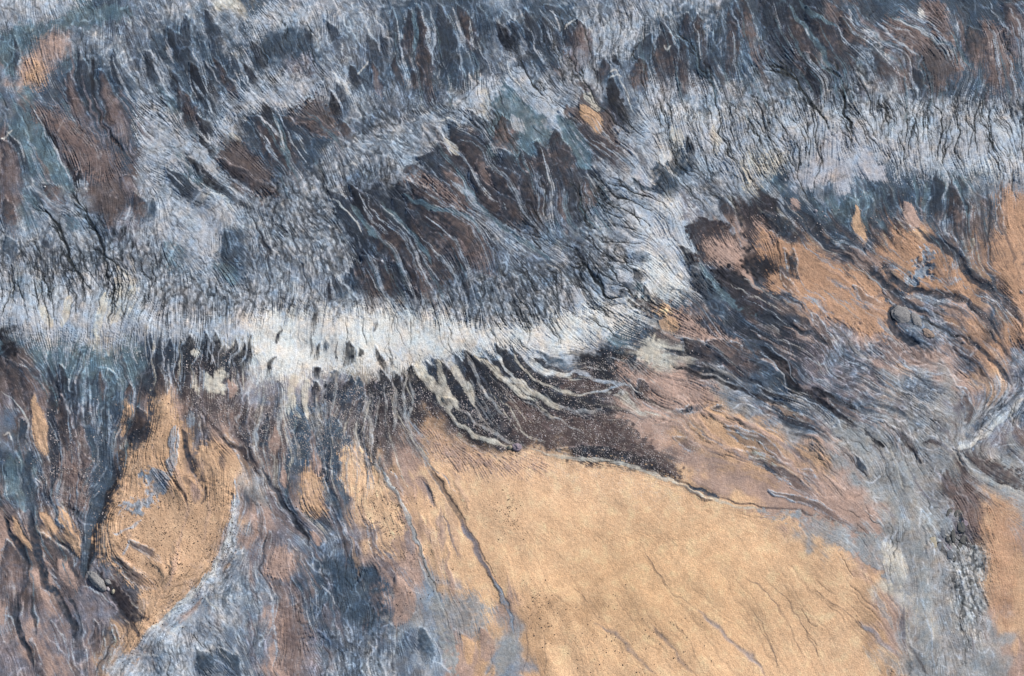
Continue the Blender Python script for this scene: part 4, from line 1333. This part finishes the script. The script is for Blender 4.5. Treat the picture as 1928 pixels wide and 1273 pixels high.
o = mesh_from('ground', RC, qq, CC_, MG); o['kind'] = 'structure'; o['label'] = 'grey and ochre ground that carries on beyond the slopes'
print('mesh', time.time() - T0)
# ------------------------------------------------------------------ stones lying on the ground
import bmesh
from mathutils import Vector, noise as mnoise, Matrix
def spot(u, v):
    """world position of the ground surface at a surveyed point"""
    x = (u - PW / 2) / f; y = -(v - PH / 2) / f
    r = np.array([x, y * ct + st, y * st - ct]); t = -CAM[2] / r[2]
    i = int(np.clip((u - X0) / ST, 0, NX - 1)); j = int(np.clip((v - Y0) / ST, 0, NY - 1))
    return CAM[0] + t * r[0], CAM[1] + t * r[1], float(hz[j, i])
def rock_mat(name, c, c2, sc_=1.2):
    m = bpy.data.materials.new(name); m.use_nodes = True
    n = m.node_tree.nodes; l = m.node_tree.links; b = n['Principled BSDF']; b.inputs['Roughness'].default_value = .85
    tc = n.new('ShaderNodeTexCoord'); nz = n.new('ShaderNodeTexNoise'); nz.inputs['Scale'].default_value = sc_; nz.inputs['Detail'].default_value = 6; nz.inputs['Roughness'].default_value = .75
    cr_ = n.new('ShaderNodeValToRGB'); cr_.color_ramp.elements[0].position = .35; cr_.color_ramp.elements[1].position = .65
    cr_.color_ramp.elements[0].color = (*lin(c2), 1); cr_.color_ramp.elements[1].color = (*lin(c), 1)
    l.new(tc.outputs['Object'], nz.inputs['Vector']); l.new(nz.outputs[0], cr_.inputs[0]); l.new(cr_.outputs[0], b.inputs['Base Color'])
    bp = n.new('ShaderNodeBump'); bp.inputs['Strength'].default_value = .7; bp.inputs['Distance'].default_value = .4
    l.new(nz.outputs[0], bp.inputs['Height']); l.new(bp.outputs[0], b.inputs['Normal'])
    return m
RM = {'pale': rock_mat('pale_rock', (206, 196, 198), (160, 150, 150)), 'cream': rock_mat('cream_rock', (196, 184, 160), (150, 140, 120)),
      'grey': rock_mat('grey_rock', (172, 168, 164), (96, 94, 94), 2.2), 'dark': rock_mat('dark_rock', (112, 110, 104), (74, 73, 70)),
      'mauve': rock_mat('mauve_rock', (166, 150, 158), (120, 108, 114)), 'slate': rock_mat('slate_rock', (126, 130, 134), (92, 96, 102)),
      'tan': rock_mat('tan_rock', (176, 152, 132), (118, 104, 98)), 'white': rock_mat('white_rock', (236, 236, 232), (206, 206, 204))}
def boulder(name, u, v, lu, wv, ang, hgt, mat, label, cat, seed, group=None, blocky=0.0):
    """lu x wv photograph pixels long and wide, ang = bearing of the long axis in the picture, half sunk in the ground"""
    bm = bmesh.new(); bmesh.ops.create_icosphere(bm, subdivisions=4 if lu > 14 else 3, radius=1)
    a, b_, h_ = lu * PX / 2, wv * PX / 2, hgt
    for p in bm.verts:
        d = p.co.normalized(); o = Vector((seed * 7.3, seed * 3.1, seed))
        if blocky: d = Vector([math.copysign(abs(q) ** (1 - .45 * blocky), q) for q in d])
        k_ = 1 + .26 * mnoise.noise(d * 1.6 + o) + .14 * mnoise.noise(d * 4 + o) + .07 * mnoise.noise(d * 10 + o)
        p.co = Vector((d.x * a * k_, d.y * b_ * k_, max(d.z, -.35) * h_ * k_))
    me = bpy.data.meshes.new(name); bm.to_mesh(me); bm.free(); me.shade_smooth(); me.materials.append(RM[mat])
    o = bpy.data.objects.new(name, me); sc.collection.objects.link(o)
    x, y, z = spot(u, v); o.location = (x, y, z - .05 * hgt); o.rotation_euler = (0, 0, -R(ang))
    o['label'] = label; o['category'] = cat
    if group: o['group'] = group
    return o
boulder('boulder', 973, 843, 17, 14, 20, 1.5, 'mauve', 'pale mauve boulder at the tip of the dark lobes above the bright sand', 'boulder', 1)
boulder('boulder', 960, 843, 10, 8, -30, 1.1, 'cream', 'small cream boulder touching the left side of the pale mauve boulder', 'boulder', 2)
boulder('rock_outcrop', 182, 1094, 46, 17, 46, 2.2, 'grey', 'long speckled grey outcrop at the foot of the dark gully funnel', 'outcrop', 3, None, .3)
boulder('boulder', 203, 1096, 14, 9, 35, 1.2, 'grey', 'round grey boulder just upslope of the long grey outcrop', 'boulder', 4)
boulder('boulder', 203, 1109, 9, 6, 60, .9, 'pale', 'small whitish boulder against the lower end of the long grey outcrop', 'boulder', 5)
boulder('boulder', 213, 1114, 6, 9, 10, .9, 'cream', 'small upright cream boulder in the dark gully right of the long grey outcrop', 'boulder', 6)
boulder('rock_outcrop', 1697, 592, 38, 32, 40, .9, 'grey', 'domed grey speckled outcrop wrapped by dark channels on the ochre slope', 'outcrop', 7)
boulder('rock_outcrop', 1725, 604, 17, 32, -20, .7, 'grey', 'narrow grey outcrop squeezed between the domed outcrop and a dark channel', 'outcrop', 8)
boulder('rock_outcrop', 1746, 630, 24, 16, 40, .9, 'tan', 'tan and grey outcrop below the narrow grey outcrop', 'outcrop', 9)
WG = 'blocks in the grey gravel wash'
for (u, v, a, b_, an, h_, m_, lab, sd) in [
    (1756, 1023, 12, 19, 0, 1.2, 'cream', 'square cream block at the left edge of the block cluster in the wash', 10),
    (1768, 1030, 8, 14, 20, .9, 'slate', 'slate blue block right against the square cream block', 11),
    (1776, 1000, 9, 24, 12, .9, 'slate', 'long slate blue block at the top left of the block cluster', 12),
    (1795, 1008, 7, 22, 2, 1.1, 'dark', 'narrow black upright block in the middle of the block cluster', 13),
    (1785, 1014, 6, 10, 5, .8, 'dark', 'small black block just left of the narrow black block', 14),
    (1792, 1031, 20, 10, 28, 1.1, 'mauve', 'mauve pink block in the lower middle of the block cluster', 15),
    (1789, 1044, 10, 14, 0, .9, 'slate', 'slate grey block just below the mauve pink block', 16),
    (1798, 1052, 5, 10, 15, .8, 'dark', 'small black block at the lowest tip of the block cluster', 17),
    (1804, 968, 12, 16, 35, 1.0, 'dark', 'dark grey block at the top right of the wash cluster', 18),
    (1810, 993, 13, 17, 10, 1.2, 'dark', 'broad charcoal block beside the mauve shoulder block', 19),
    (1816, 985, 12, 10, 30, 1.1, 'mauve', 'pale mauve shoulder block above the broad charcoal block', 20),
    (1815, 1016, 11, 15, 35, 1.1, 'dark', 'black block at the right side of the cluster beside brown gravel', 21),
    (1787, 966, 8, 16, 25, .9, 'dark', 'dark grey slanting block at the upper left of the cluster', 22),
    (1806, 1032, 7, 20, 25, .9, 'dark', 'dark slanting block right of the mauve pink block', 23),
    (1806, 1011, 10, 10, 0, 1.0, 'grey', 'light grey block between the two black blocks', 24)]:
    boulder('boulder', u, v, a, b_ * 1.05, an, h_ * .13, m_, lab, 'boulder', sd, WG, .7)
boulder('boulder', 86, 354, 4, 3.4, 20, .6, 'white', 'tiny bright white stone on the teal slope at the far left', 'stone', 30)
boulder('boulder', 1536, 397, 7, 6, 0, .8, 'pale', 'pale round stone on the dark teal slope below the lavender fan', 'stone', 31)
boulder('boulder', 1553, 407, 4, 4, 0, .6, 'pale', 'tiny pale stone just right of the pale round stone on the teal slope', 'stone', 32)

# pebbles nobody could count, strewn through the dark lobes and over the ochre
def pebbles(name, zone, n, r0, r1, mat, label, seed):
    r_ = np.random.default_rng(seed)
    p = (zone.ravel() ** 1.3).astype(float); p /= p.sum()
    ids = r_.choice(NX * NY, n, p=p); i = ids % NX; j = ids // NX
    u = X0 + ST * (i + r_.random(n)); v = Y0 + ST * (j + r_.random(n)); z = hz[j, i]
    x = (u - PW / 2) / f; y = -(v - PH / 2) / f
    rx_, ry_, rz_ = x, y * ct + st, y * st - ct; t = -CAM[2] / rz_
    c = np.stack([CAM[0] + t * rx_, CAM[1] + t * ry_, z], -1)
    base = np.array([[1, 0, 0], [.5, .87, 0], [-.5, .87, 0], [-1, 0, 0], [-.5, -.87, 0], [.5, -.87, 0],
                     [.55, .3, .62], [-.35, .55, .66], [-.5, -.35, .6], [.3, -.55, .64], [0, 0, .8]])
    tri = [[0, 1, 6], [1, 7, 6], [1, 2, 7], [2, 3, 7], [3, 8, 7], [3, 4, 8], [4, 9, 8], [4, 5, 9], [5, 0, 9], [0, 6, 9], [6, 7, 10], [7, 8, 10], [8, 9, 10], [9, 6, 10]]
    sz = r0 + (r1 - r0) * r_.random(n) ** 3.5
    an = r_.uniform(0, 6.28, n); sx = sz * r_.uniform(.8, 1.35, n); sy = sz * r_.uniform(.7, 1.1, n)
    q = base[None] * (1 + r_.normal(0, .1, (n, 11, 1)))
    X = q[..., 0] * sx[:, None]; Y = q[..., 1] * sy[:, None]; Z = q[..., 2] * sz[:, None]
    co = np.stack([X * np.cos(an)[:, None] - Y * np.sin(an)[:, None] + c[:, :1], X * np.sin(an)[:, None] + Y * np.cos(an)[:, None] + c[:, 1:2], Z + c[:, 2:] - .04], -1).reshape(-1, 3).astype(np.float32)
    T_ = (np.array(tri)[None] + (np.arange(n) * 11)[:, None, None]).reshape(-1, 3)
    o = mesh_from(name, co, T_, None, mat); o['kind'] = 'stuff'; o['label'] = label
PM1 = rock_mat('pale_pebble', (202, 190, 184), (136, 124, 122), .25); PM2 = rock_mat('dark_pebble', (92, 76, 70), (52, 44, 42), .25)
pebbles('pale_pebbles', ZP * np.clip(.45 + .4 * noise(14, 70), 0.02, 2), 7500, .12, .42, PM1, 'pale pebbles strewn over the dark maroon lobes and gullies', 5)
pebbles('dark_pebbles', ZD * np.clip(.5 + .4 * noise(14, 70), 0.02, 2), 3200, .12, .34, PM2, 'small dark pebbles scattered over the ochre sand', 6)
print('stones', time.time() - T0)
